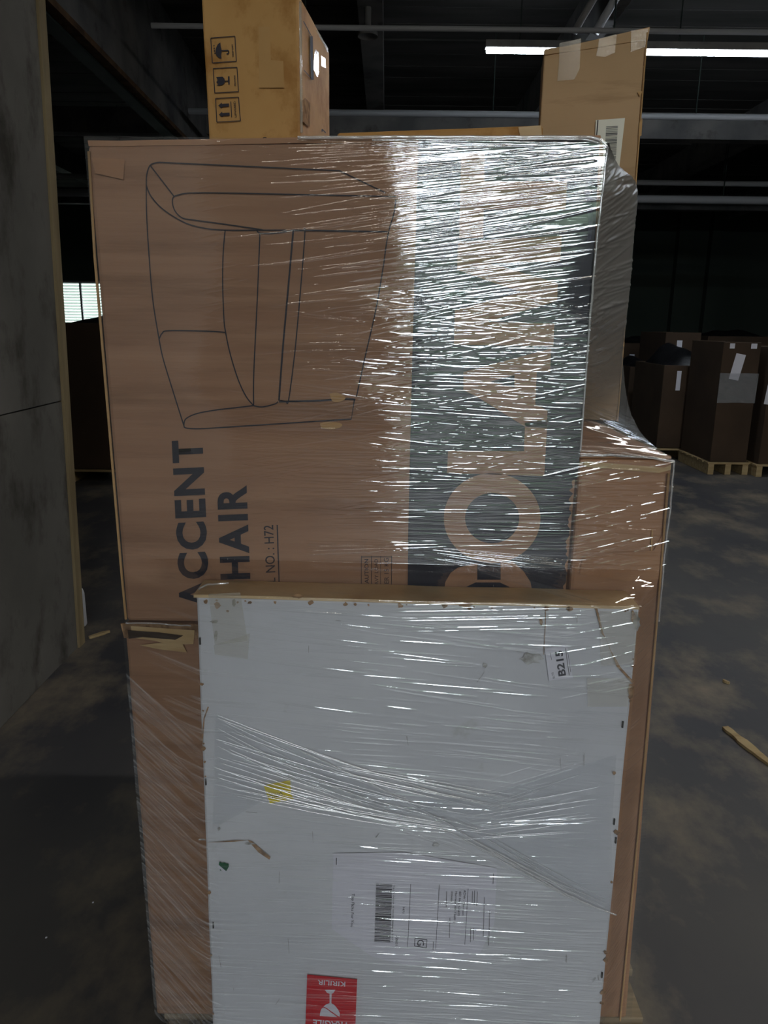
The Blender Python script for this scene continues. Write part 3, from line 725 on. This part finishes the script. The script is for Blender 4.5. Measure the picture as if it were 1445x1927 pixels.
# red fragile sticker, upside down
LB = print_poly('fragile_sticker', [[(578, 1834), (672, 1843), (668, 1950), (574, 1950)]], WP3, RED, wb)
def s8(x, y): return (560 + x / 10.32, 1820 + y / 10.32)
print_text('sticker_text', 'KIRILIR', s8(928, 285), s8(392, 248), 9.5, WP4, PAPER, LB, 0.01)
print_text('sticker_text', 'FRAGILE', s8(960, 1070), s8(300, 1015), 13, WP4, PAPER, LB, 0.02)
print_poly('glass_symbol', [[s8(*p) for p in [(530, 440), (735, 440), (690, 505), (660, 520), (655, 700), (720, 740), (790, 830), (820, 900), (812, 965), (640, 850), (560, 790), (500, 765), (560, 720), (620, 700), (620, 515), (570, 500)]],
                            [s8(*p) for p in [(500, 780), (560, 810), (650, 880), (770, 970), (430, 950), (440, 870), (462, 810)]]], WP4, PAPER, LB)

# ---------------------------------------------------------------- stretch wrap
FILM = film_mat('stretch_film', 0.008, 0.12, 0.04)
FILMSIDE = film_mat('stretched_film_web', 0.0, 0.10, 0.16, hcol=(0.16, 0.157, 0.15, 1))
CORD = film_mat('gathered_film', 0.25, 0.30, 0.10, hcol=(0.95, 0.95, 0.95, 1))
sw = thing('stretch_wrap', 'clear shiny stretch wrap wound tightly around the whole stack of cartons', 'plastic wrap', loc=(0, FY - .08, PZ))
def zof(py, Y=FY): return onY(720, py, Y).z
X0, X1, Z0, Z1 = aTL.x - .002, RX1 + .003, PZ + .01, ZT + .002
NX, NZ = 410, 2150
xs = np.linspace(X0, X1, NX); zz = np.linspace(Z0, Z1, NZ)
dx, dz_ = xs[1] - xs[0], zz[1] - zz[0]
Hf = np.zeros((NZ, NX))
rng = np.random.default_rng(7)
def paint(cx, cz, L, s, c, w, a):
    i0 = max(0, int((cx - L - X0) / dx) + 1); i1 = min(NX - 1, int((cx + L - X0) / dx))
    if i1 <= i0: return
    cols = np.arange(i0, i1 + 1); x = xs[cols] - cx
    zc = cz + s * x + c * x * x; e = a * (1 - (x / L) ** 2) ** .5
    j0 = np.floor((zc - Z0) / dz_).astype(int); R = int(3 * w / dz_) + 1
    for o in range(-R, R + 1):
        j = j0 + o; ok = (j >= 0) & (j < NZ)
        Hf[j[ok], cols[ok]] = np.maximum(Hf[j[ok], cols[ok]], e[ok] * np.exp(-((zz[j[ok]] - zc[ok]) / w) ** 2))
def pxx(px, py): 
    p = onY(px, py, FY); return p.x, p.z
z_mid, z_low = zof(560), zof(760)
zboard = w_TR.z + .01
xm = onY(690, 600, FY).x
# chair carton: strands run almost level, fanning up to the right near the top; dense in the right half
zq = [zof(v) for v in (1110, 1040, 960, 860, 760, 640, 560, 420, 300, 262)]
sq = [-.06, 0, 0, -.01, -.05, .02, .12, .15, .08, 0]
dq = [.7, .08, .45, .6, .6, .95, .8, .72, .72, .9]
for i in range(3300):
    x = rng.uniform(xm - .06, AX1 + .01); z = rng.uniform(zboard, Z1)
    if rng.random() > np.interp(z, zq, dq): continue
    if x > AX1 - .10 and z > z_mid and rng.random() < .88: continue
    L = rng.uniform(.03, .12) * (1.6 if rng.random() < .2 else 1)
    s = np.interp(z, zq, sq) + rng.normal(0, .028)
    if z_low - .12 < z < z_mid and rng.random() < .45: s = rng.choice([-.10, .22]) + rng.normal(0, .03)
    w = rng.uniform(.0007, .0017); paint(x, z, L, s, rng.normal(0, .12), w, w * rng.uniform(.12, .45))
for i in range(1500):
    x = rng.uniform(X0, xm); z = rng.uniform(ZB, Z1); L = rng.uniform(.06, .25)
    s = rng.choice([.18, -.1, -.02]) + rng.normal(0, .03)
    w = rng.uniform(.0008, .0018); paint(x, z, L, s, rng.normal(0, .1), w, w * rng.uniform(.05, .16))
# right carton
for i in range(260):
    x = rng.uniform(AX1, RX1); z = rng.uniform(zof(1250), RZ); L = rng.uniform(.02, .08)
    s = rng.choice([.0, .25, .02]) + rng.normal(0, .04); w = rng.uniform(.001, .0022); paint(x, z, L, s, 0, w, w * rng.uniform(.15, .6))
# white board
for i in range(1650):
    x = rng.uniform(w_TL.x + .02, w_TR.x); z = Z0 + (zboard - Z0) * rng.random() ** 1.0; L = rng.uniform(.03, .15)
    up = (z - Z0) / (zboard - Z0)
    if abs(x - onY(1050, 1246, FY).x) < .13 and abs(z - zof(1236)) < .05 and rng.random() < .8: continue
    s = -.09 * (1 if up > .55 else .5) + rng.normal(0, .03)
    if up > .5 and rng.random() < .5: continue
    w = rng.uniform(.0009, .0021); k1 = .62 + .45 * (1 - up); paint(x, z, L, s, rng.normal(0, .1), w, w * rng.uniform(.15, k1))
for i in range(420):   # diagonal strands left and right of the board, film stretched from edge to edge
    z = rng.uniform(Z0, zof(1300)); L = rng.uniform(.06, .14)
    w = rng.uniform(.001, .0022); paint(rng.uniform(X0 - .02, w_TL.x - .05), z, L * .6, rng.normal(-.55, .08), 0, w, w * rng.uniform(.35, .85))
for i in range(140):
    z = rng.uniform(Z0, zof(1500)); w = rng.uniform(.001, .0022); paint(rng.uniform(w_TR.x + .01, RX1), z, .035, rng.normal(.6, .1), 0, w, w * rng.uniform(.15, .45))
# fans of gathered film given as lines on the photograph
def fan(a, b, n, spa, spb, amp=.45, w=.0014):
    for i in range(n):
        t = (i + rng.random() * .6) / n - .5
        p = onY(a[0] + t * spa[0], a[1] + t * spa[1], BY); r_ = onY(b[0] + t * spb[0], b[1] + t * spb[1], BY)
        cx, cz = (p.x + r_.x) / 2, (p.z + r_.z) / 2; L = abs(r_.x - p.x) / 2 + .001
        paint(cx, cz, L, (r_.z - p.z) / (r_.x - p.x), rng.normal(0, .05), w * rng.uniform(.7, 1.4), w * amp * 1.9 * rng.uniform(.5, 1.3))
fan((960, 1680), (1140, 1690), 16, (0, 110), (0, 110), .45)
fan((900, 1840), (1130, 1870), 16, (0, 130), (0, 130), .45)
fan((405, 1390), (760, 1520), 16, (0, 130), (0, 50))
fan((600, 1480), (1000, 1620), 12, (0, 90), (0, 60), .5)
fan((650, 1440), (1020, 1530), 8, (0, 20), (0, 26), .6)
fan((860, 1570), (1160, 1715), 9, (0, 40), (0, 16), .6)
fan((400, 1500), (760, 1540), 14, (0, 90), (0, 60), .25)
fan((740, 1560), (1130, 1440), 12, (0, 90), (0, 90), .3)
fan((860, 1560), (1140, 1600), 10, (0, 30), (0, 140), .5)
fan((560, 1060), (860, 1052), 7, (0, 30), (0, 10), .6)
fan((800, 1066), (1150, 1116), 10, (0, 24), (0, 60), .6)
fan((700, 1160), (1180, 1150), 10, (0, 60), (0, 60), .3)
# broad soft unevenness
gx = rng.normal(size=(24, 9)); 
def up(a, n0, n1):
    i = np.linspace(0, a.shape[0] - 1.001, n0); j = np.linspace(0, a.shape[1] - 1.001, n1)
    i0 = i.astype(int); j0 = j.astype(int); fi = (i - i0)[:, None]; fj = (j - j0)[None]; fi = fi * fi * (3 - 2 * fi); fj = fj * fj * (3 - 2 * fj)
    return a[i0][:, j0] * (1 - fi) * (1 - fj) + a[i0 + 1][:, j0] * fi * (1 - fj) + a[i0][:, j0 + 1] * (1 - fi) * fj + a[i0 + 1][:, j0 + 1] * fi * fj
Hf += .0006 * up(gx, NZ, NX)
# base surface: on the cartons, pushed forward over the white carton
XX, ZZ = np.meshgrid(xs, zz)
def clamp(a): return np.clip(a, 0, 1)
kz = (ZZ - w_TL.z) / (w_BLx.z - w_TL.z)
bl = w_TL.x + (w_BLx.x - w_TL.x) * kz; br = w_TR.x + (w_BRx.x - w_TR.x) * kz
zl_edge = aTL.x + (ZT - ZZ) / (ZT - ZB) * (aBL.x - aTL.x); zl_edge = np.where(ZZ < ZB, lTL.x + (ZB - ZZ) / (ZB - PZ) * (lBL.x - lTL.x), zl_edge)
rr_edge = np.where(ZZ > RZ, aTR.x + (ZT - ZZ) / (ZT - ZB) * (aBR.x - aTR.x), RX1 + (RZ - ZZ) / (RZ - PZ) * (rBR.x - RX1))
wx = np.minimum(clamp((XX - zl_edge) / (bl - zl_edge)), clamp((rr_edge - XX) / np.maximum(rr_edge - br, .01)))
zt_b = w_TL.z + (w_TR.z - w_TL.z) * clamp((XX - w_TL.x) / (w_TR.x - w_TL.x)) + .006
wz = clamp((zt_b + .035 - ZZ) / .035)
YY = (FY - .0085) - (FY - .0085 - (BY - .0075)) * wx * wz - Hf
gz, gxx = np.gradient(Hf, dz_, dx)
fold = np.clip(np.abs(gz) * .20, 0, .22) * np.where(XX > xm, .45, 1.0)
fold = np.where((XX < w_TL.x + .015) & (ZZ < ZB), fold * 2.2, fold)
# snap the border columns to the real edges
Xs = XX.copy()
cl = np.argmin(np.abs(XX - zl_edge), axis=1); cr_ = np.argmin(np.abs(XX - rr_edge), axis=1)
rows = np.arange(NZ); Xs[rows, cl] = zl_edge[rows, cl]; Xs[rows, cr_] = rr_edge[rows, cr_]
inside = (np.arange(NX)[None] >= cl[:, None]) & (np.arange(NX)[None] <= cr_[:, None])
idx = np.arange(NZ * NX).reshape(NZ, NX)
ok = inside[:-1, :-1] & inside[1:, :-1] & inside[:-1, 1:] & inside[1:, 1:]
quads = np.stack([idx[:-1, :-1], idx[:-1, 1:], idx[1:, 1:], idx[1:, :-1]], -1)[ok]
def grid_mesh(name, V, Q, mat, foldv, parent):
    used = np.unique(Q); remap = -np.ones(len(V), int); remap[used] = np.arange(len(used)); V = V[used]; Q = remap[Q]; foldv = foldv[used]
    me = bpy.data.meshes.new(name); me.vertices.add(len(V)); me.vertices.foreach_set('co', V.astype(np.float32).ravel())
    me.loops.add(len(Q) * 4); me.loops.foreach_set('vertex_index', Q.ravel().astype(np.int32))
    me.polygons.add(len(Q)); me.polygons.foreach_set('loop_start', np.arange(0, len(Q) * 4, 4, dtype=np.int32))
    try: me.polygons.foreach_set('loop_total', np.full(len(Q), 4, np.int32))
    except Exception: pass
    me.update(calc_edges=True); me.shade_smooth()
    a = me.attributes.new('fold', 'FLOAT', 'POINT'); a.data.foreach_set('value', foldv.astype(np.float32))
    o = link(name, me, mat); adopt(o, parent); return o
V = np.stack([Xs, YY, ZZ], -1).reshape(-1, 3)
grid_mesh('film_front', V, quads, FILM, fold.ravel(), sw)

# web of film from the chair carton's right edge out to the tall carton and the lower corner
inner = smooth_pts([(1141, 268), (1134, 330), (1122, 440), (1114, 520), (1105, 640), (1099, 730), (1092, 800), (1088, 856)], 1)
outer = [(1146, 272), (1163, 310), (1198, 350), (1193, 440), (1187, 520), (1179, 600), (1172, 680), (1182, 760), (1203, 810), (1232, 840), (1266, 864)]
def resample(P, n):
    P = [Vector(p) for p in P]; d = [0]
    for i in range(1, len(P)): d.append(d[-1] + (P[i] - P[i - 1]).length)
    out = []
    for k_ in range(n):
        t = d[-1] * k_ / (n - 1); i = 1
        while i < len(P) - 1 and d[i] < t: i += 1
        f_ = (t - d[i - 1]) / max(d[i] - d[i - 1], 1e-9); out.append(P[i - 1].lerp(P[i], f_))
    return out
NR, NC = 420, 60
inn = [onY(p[0], p[1], FY - .006) for p in resample([(a_, b_, 0) for a_, b_ in smooth_pts(inner, 4)], NR)]
op = smooth_pts(outer, 5); outp = resample([(a_, b_, 0) for a_, b_ in op], NR)
def odepth(py):
    if py < 346: return FY + (tYr - .006 - FY) * min(1, max(0, (py - 268) / 78)) ** .8
    if py < 690: return tYr - .006
    t = min(1, (py - 690) / 176); return (tYr - .006) + (FY - .002 - tYr) * (t * t * (3 - 2 * t))
out3 = [onY(p.x, p.y, odepth(p.y)) for p in outp]
Vw = np.zeros((NR, NC, 3)); fw_ = np.zeros((NR, NC))
Hw = np.zeros((NR, NC))
for _ in range(300):
    r_c = rng.uniform(0, NR); slope = -rng.uniform(10, 60) if r_c < NR * .8 else rng.uniform(-10, 20)
    c0 = rng.uniform(0, NC); Lc = rng.uniform(8, 40); wdt = rng.uniform(.9, 2.2); amp = rng.uniform(.0003, .0016)
    for c in range(NC):
        u = (c - c0) / Lc
        if abs(u) >= 1: continue
        rc_ = r_c + slope * ((c / NC) ** 1.4 - .3)
        j = int(rc_)
        for jj in range(j - 6, j + 7):
            if 0 <= jj < NR: Hw[jj, c] += amp * (1 - u * u) * math.exp(-((jj - rc_) / wdt) ** 2)
for r_ in range(NR):
    v = r_ / (NR - 1)
    for c in range(NC):
        u = c / (NC - 1); p = inn[r_].lerp(out3[r_], u)
        sag = math.sin(math.pi * u) * .02 * math.sin(math.pi * min(v * 1.1, 1))
        p = p + Vector((-sag, sag * .3, 0)) + Vector((.6, -.8, 0)) * Hw[r_, c]
        Vw[r_, c] = p
gw0, gw1 = np.gradient(Hw, .0015, .008)
vv = np.linspace(0, 1, NR)[:, None]
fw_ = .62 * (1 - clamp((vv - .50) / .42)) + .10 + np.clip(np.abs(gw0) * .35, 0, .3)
idw = np.arange(NR * NC).reshape(NR, NC)
qw = np.stack([idw[:-1, :-1], idw[:-1, 1:], idw[1:, 1:], idw[1:, :-1]], -1).reshape(-1, 4)
grid_mesh('film_web', Vw.reshape(-1, 3), qw, FILMSIDE, fw_.ravel(), sw)

# gathered cords along the edges
def cord(pts, r, Y, wob=.0008, n=60, mat=CORD):
    P = resample([onY(a_, b_, Y) for a_, b_ in pts], n)
    P = [p + noise.noise_vector(p * 60) * wob for p in P]
    c = tube('film_cord', P, r, mat, sw, 6)
    return c
cord([(560, 259), (800, 258), (1000, 258), (1110, 258), (1134, 264), (1143, 280)], .0024, FY - .006)
cord([(700, 264), (900, 262), (1100, 262), (1130, 270)], .0016, FY - .009)
cord([(1143, 278), (1136, 340), (1124, 440), (1116, 530), (1106, 650), (1100, 740), (1092, 850)], .0016, FY - .009)
cord([(1092, 857), (1150, 856), (1210, 860), (1268, 868)], .0022, FY - .004, .002)
cord([(1268, 866), (1262, 950), (1250, 1050), (1240, 1170)], .0014, FY - .004)
cord([(372, 1128), (374, 1108), (392, 1100), (430, 1097)], .0016, BY + .02, .003)
cord([(238, 1172), (300, 1174), (360, 1178)], .0014, FY - .01, .002)
cord([(840, 1548), (905, 1590), (980, 1634), (1060, 1680), (1130, 1712), (1160, 1722)], .0013, BY - .010)
cord([(560, 1410), (700, 1476), (840, 1548)], .0009, BY - .010)
cord([(600, 1472), (700, 1506), (800, 1532), (900, 1560)], .001, BY - .010)
STR = film_mat('film_strand', 0.30, 0.40, 0.12, hcol=(1, 1, 1, 1))
SV, SF = [], []
def strand(a, b, r, bow=0.0):
    n = 26; base = len(SV); pa, pb = onY(a[0], a[1], BY - .0105), onY(b[0], b[1], BY - .0105)
    for i in range(n + 1):
        t = i / n; c = pa.lerp(pb, t) + Vector((0, 0, bow * math.sin(math.pi * t))); c.z += .0006 * noise.noise(c * 40)
        rr_ = r * (.35 + .65 * math.sin(math.pi * t))
        for k_ in range(5): w__ = 2 * math.pi * k_ / 5; SV.append(c + Vector((0, math.cos(w__) * rr_ * .6, math.sin(w__) * rr_)))
    for i in range(n):
        for k_ in range(5): k2 = (k_ + 1) % 5; SF.append((base + i * 5 + k_, base + i * 5 + k2, base + i * 5 + 5 + k2, base + i * 5 + 5 + k_))
random.seed(21)
for i in range(24):
    t = i / 23; strand((402 + random.random() * 40, 1346 + t * 150), (720 + random.random() * 220, 1500 + t * 62 + random.random() * 12), random.uniform(.0004, .0010), -.006)
for i in range(12):
    t = i / 11; strand((820 + random.random() * 60, 1540 + t * 40), (1100 + random.random() * 50, 1690 + t * 26), random.uniform(.0004, .0010), -.003)
for i in range(8):
    t = i / 7; strand((600 + random.random() * 60, 1440 + t * 16), (960 + random.random() * 80, 1508 + t * 22), random.uniform(.0004, .0009))
for i in range(14):
    t = i / 13; strand((860 + random.random() * 80, 1580 - t * 60), (1060 + random.random() * 80, 1560 - t * 110 + random.random() * 20), random.uniform(.0003, .0007))
mesh('film_strands', SV, SF, STR, sw, True)['kind'] = 'stuff'
# a second loose layer crossing the white carton
lay = [(405, 1345), (560, 1408), (760, 1510), (905, 1588), (1156, 1720), (1150, 1570), (1160, 1420), (900, 1500), (760, 1540), (560, 1470), (400, 1560)]
L2 = film_mat('loose_film_layer', 0.03, 0.05, 0.2, hcol=(0.6, 0.6, 0.62, 1))
print_poly('film_layer', [lay], atY(BY - .0115), L2, sw)

# ---------------------------------------------------------------- things on the floor and far off
def bottle():
    p = onZ(150, 1180, 0)
    p = p + Vector((-.012, 0.02, 0))
    t = thing('plastic_bottle', 'white plastic bottle on the floor at the end of the left partition', 'bottle', loc=p)
    prof = [(0, 0), (.036, .0), (.04, .008), (.04, .17), (.035, .19), (.018, .212), (.015, .216), (.015, .226)]
    cap = [(0.017, .226), (.017, .248), (0, .25)]
    for nm, pr, mt in (('bottle_body', prof, BOTTLE), ('cap', cap, BOTTLE)):
        vs = []; fs = []; n = 20
        for r_, z_ in pr:
            for k_ in range(n): vs.append(p + Vector((r_ * math.cos(2 * math.pi * k_ / n), r_ * math.sin(2 * math.pi * k_ / n), z_)))
        for i_ in range(len(pr) - 1):
            for k_ in range(n): k2 = (k_ + 1) % n; fs.append((i_ * n + k_, i_ * n + k2, (i_ + 1) * n + k2, (i_ + 1) * n + k_))
        mesh(nm, vs, fs, mt, t, True)
bottle()
def splinter(name, a, b, w, label, seed, mat=WOOD):
    A_ = onZ(*a, 0); B_ = onZ(*b, 0); d = (B_ - A_); n_ = Vector((-d.y, d.x, 0)).normalized()
    random.seed(seed); top = []; N_ = 10; vs = []
    for i_ in range(N_ + 1):
        t = i_ / N_; ww = w * (0.35 + .65 * math.sin(math.pi * min(t * .8 + .12, 1))) * (1 + random.uniform(-.2, .2))
        c = A_.lerp(B_, t)
        for s_, z_ in ((-1, .001), (1, .001), (1, .012), (-1, .012)): vs.append(c + n_ * ww * s_ / 2 + Vector((0, 0, z_)))
    fs = [(0, 1, 2, 3)]
    for i_ in range(N_):
        for k_ in range(4): k2 = (k_ + 1) % 4; fs.append((i_ * 4 + k_, i_ * 4 + k2, i_ * 4 + 4 + k2, i_ * 4 + 4 + k_))
    fs.append((N_ * 4 + 3, N_ * 4 + 2, N_ * 4 + 1, N_ * 4))
    o = mesh(name, vs, fs, mat); tag(o, label, 'wood scrap'); return o
splinter('wood_splinter', (168, 1202), (206, 1190), .022, 'small pale wood splinter on the floor beside the bottle', 1)
splinter('broken_board', (1364, 1372), (1450, 1442), .035, 'long broken strip of pale wood on the floor at the right edge', 2)
splinter('wood_splinter', (1360, 1283), (1372, 1288), .012, 'tiny wood chip on the floor above the broken strip', 3)
for i, (x, y) in enumerate(((175, 1699), (87, 1765), (392, 1290))[:2]):
    p = onZ(x, y, 0); o = box('paper_scrap', p.x - .002, p.x + .002, p.y - .002, p.y + .002, .0005, .002, PAPER)
    tag(o, ('tiny white speck of paper on the dark floor left of the stack, farther one', 'tiny white speck of paper on the dark floor left of the stack, nearer one')[i], 'paper')

def bag_heap(parent, cx, cy, w, d, z, h, seed):
    vs = []; fs = []; N_ = 14; random.seed(seed)
    for i_ in range(N_ + 1):
        for j_ in range(N_ + 1):
            u, v = i_ / N_, j_ / N_; x = cx + (u - .5) * w; y_ = cy + (v - .5) * d
            hh = h * (math.sin(math.pi * u) * math.sin(math.pi * v)) ** .7 * (.55 + .9 * noise.noise(Vector((x * 3, y_ * 3, seed))) ** 1 + .2)
            vs.append((x, y_, z + max(0, hh)))
    for i_ in range(N_):
        for j_ in range(N_): a_ = i_ * (N_ + 1) + j_; fs.append((a_, a_ + 1, a_ + N_ + 2, a_ + N_ + 1))
    return mesh('bag_liner', vs, fs, BAG, parent, True)
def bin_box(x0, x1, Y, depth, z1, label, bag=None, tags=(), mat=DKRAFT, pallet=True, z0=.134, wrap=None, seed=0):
    t = thing('bulk_carton', label, 'carton', 'bulk cartons on pallets along the far side', loc=((x0 + x1) / 2, Y, 0))
    th = .02
    box('carton_wall', x0, x1, Y, Y + th, z0, z1, mat, t, .004, 4, .003, seed=seed)
    box('carton_wall', x0, x1, Y + depth - th, Y + depth, z0, z1, mat, t)
    box('carton_wall', x0, x0 + th, Y + th, Y + depth - th, z0, z1, mat, t)
    box('carton_wall', x1 - th, x1, Y + th, Y + depth - th, z0, z1, mat, t)
    box('carton_base', x0 + th, x1 - th, Y + th, Y + depth - th, z0, z0 + .02, mat, t)
    if bag: bag_heap(t, (x0 + x1) / 2, Y + depth / 2, x1 - x0 - .05, depth - .05, z1 - .02, bag, seed)
    else: box('carton_top', x0 + th, x1 - th, Y + th, Y + depth - th, z1 - .03, z1 - .01, mat, t)
    for (u, v, w_, h_, tilt) in tags:
        cx = x0 + (x1 - x0) * u; cz = z0 + (z1 - z0) * v
        pts = [Vector((cx + (sx_ * w_ / 2) * math.cos(tilt) - sz_ * h_ / 2 * math.sin(tilt), Y - .009, cz + sx_ * w_ / 2 * math.sin(tilt) + sz_ * h_ / 2 * math.cos(tilt))) for sx_, sz_ in ((-1, 1), (1, 1), (1, -1), (-1, -1))]
        mesh('paper_tag', pts, [(0, 1, 2, 3)], PAPER, t)
    if wrap:
        box('film_band', x0 - .006, x1 + .006, Y - .012, Y - .008, wrap[0], wrap[1], WRAPB, t, 0, 8, .004, seed=seed)
    if pallet:
        p_ = thing('pallet', label.split(',')[0] + ', the wooden pallet beneath it', 'pallet', loc=((x0 + x1) / 2, Y, 0))
        for k_ in range(6):
            y_ = Y - .02 + k_ * (depth + .04) / 6
            box('deck_board', x0 - .03, x1 + .03, y_, y_ + .1, .11, .129, WOOD, p_)
        for x_ in (x0 - .02, (x0 + x1) / 2 - .03, x1 - .04):
            box('stringer', x_, x_ + .06, Y - .02, Y + depth, .002, .109, WOOD, p_)
    return t
WRAPB = film_mat('far_film', .12, .2, .15)
def zat(py, Y): return onY(1300, py, Y).z
def xat(px, Y): return onY(px, 700, Y).x
Yb = onZ(1390, 893, 0).y
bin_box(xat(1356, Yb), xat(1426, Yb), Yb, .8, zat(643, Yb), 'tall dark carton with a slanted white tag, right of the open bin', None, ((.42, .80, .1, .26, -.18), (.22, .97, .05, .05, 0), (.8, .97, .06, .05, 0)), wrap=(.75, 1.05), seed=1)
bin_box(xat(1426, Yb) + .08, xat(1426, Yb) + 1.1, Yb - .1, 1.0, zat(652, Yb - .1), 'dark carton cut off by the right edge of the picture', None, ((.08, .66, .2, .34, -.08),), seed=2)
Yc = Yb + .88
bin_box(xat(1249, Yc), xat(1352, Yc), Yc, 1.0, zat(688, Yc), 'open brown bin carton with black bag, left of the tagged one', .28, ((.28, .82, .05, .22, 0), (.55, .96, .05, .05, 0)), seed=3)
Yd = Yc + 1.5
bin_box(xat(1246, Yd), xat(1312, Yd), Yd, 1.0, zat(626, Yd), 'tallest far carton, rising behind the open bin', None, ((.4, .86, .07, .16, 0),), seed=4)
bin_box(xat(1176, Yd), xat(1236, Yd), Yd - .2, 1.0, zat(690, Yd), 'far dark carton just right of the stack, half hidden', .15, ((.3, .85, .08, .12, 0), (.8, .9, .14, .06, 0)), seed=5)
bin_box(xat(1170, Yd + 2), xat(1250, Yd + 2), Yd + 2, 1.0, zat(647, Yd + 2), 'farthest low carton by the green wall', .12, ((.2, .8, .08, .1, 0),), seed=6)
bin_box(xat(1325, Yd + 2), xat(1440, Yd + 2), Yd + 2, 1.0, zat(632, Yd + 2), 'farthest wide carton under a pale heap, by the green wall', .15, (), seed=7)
# left: big dark bin seen between partition and stack
Ye = onZ(125, 908, 0).y
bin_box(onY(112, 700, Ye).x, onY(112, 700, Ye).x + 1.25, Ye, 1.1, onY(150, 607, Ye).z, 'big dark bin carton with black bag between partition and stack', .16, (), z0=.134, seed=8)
cap = [Vector(p) for p in ((0, 0, 0),)]
# greenery outside the doorway, seen only as green and pale glints in the film
def bush(parent, nm, cx, cy, cz, rx, ry, rz, seed, mat):
    bm = bmesh.new(); bmesh.ops.create_icosphere(bm, subdivisions=4, radius=1)
    for v in bm.verts:
        q_ = v.co + Vector((seed, 0, 0))
        v.co *= 1 + .25 * noise.noise(q_ * 2.2) + .12 * noise.noise(q_ * 7)
        v.co = Vector((cx + v.co.x * rx, cy + v.co.y * ry, max(0.02, cz + v.co.z * rz)))
    me = bpy.data.meshes.new(nm); bm.to_mesh(me); bm.free(); o = link(nm, me, mat); adopt(o, parent)
h = thing('hedge', 'clipped green hedge along the yard outside the doorway', 'hedge', loc=(3, -17, 0))
for i in range(9): bush(h, 'foliage', -4.0 + i * 1.9, -17, 1.9, 1.35, .9, 2.5 + .5 * math.sin(i * 2.1), i * 5.0, TREEM)
for i, (x, y, hh) in enumerate(((4.1, -13.6, 4.4), (-1.9, -13.4, 3.4))):
    t = thing('tree', ('green tree outside the doorway, to the right', 'lower green tree outside the doorway, to the left')[i], 'tree', loc=(x, y, 0))
    tube('trunk', [(x, y, 0), (x + .05, y, hh * .5)], .08, RUST, t)
    bush(t, 'foliage', x, y, hh * .62, hh * .36, hh * .3, hh * .38, i * 9 + 2.0, TREEM)
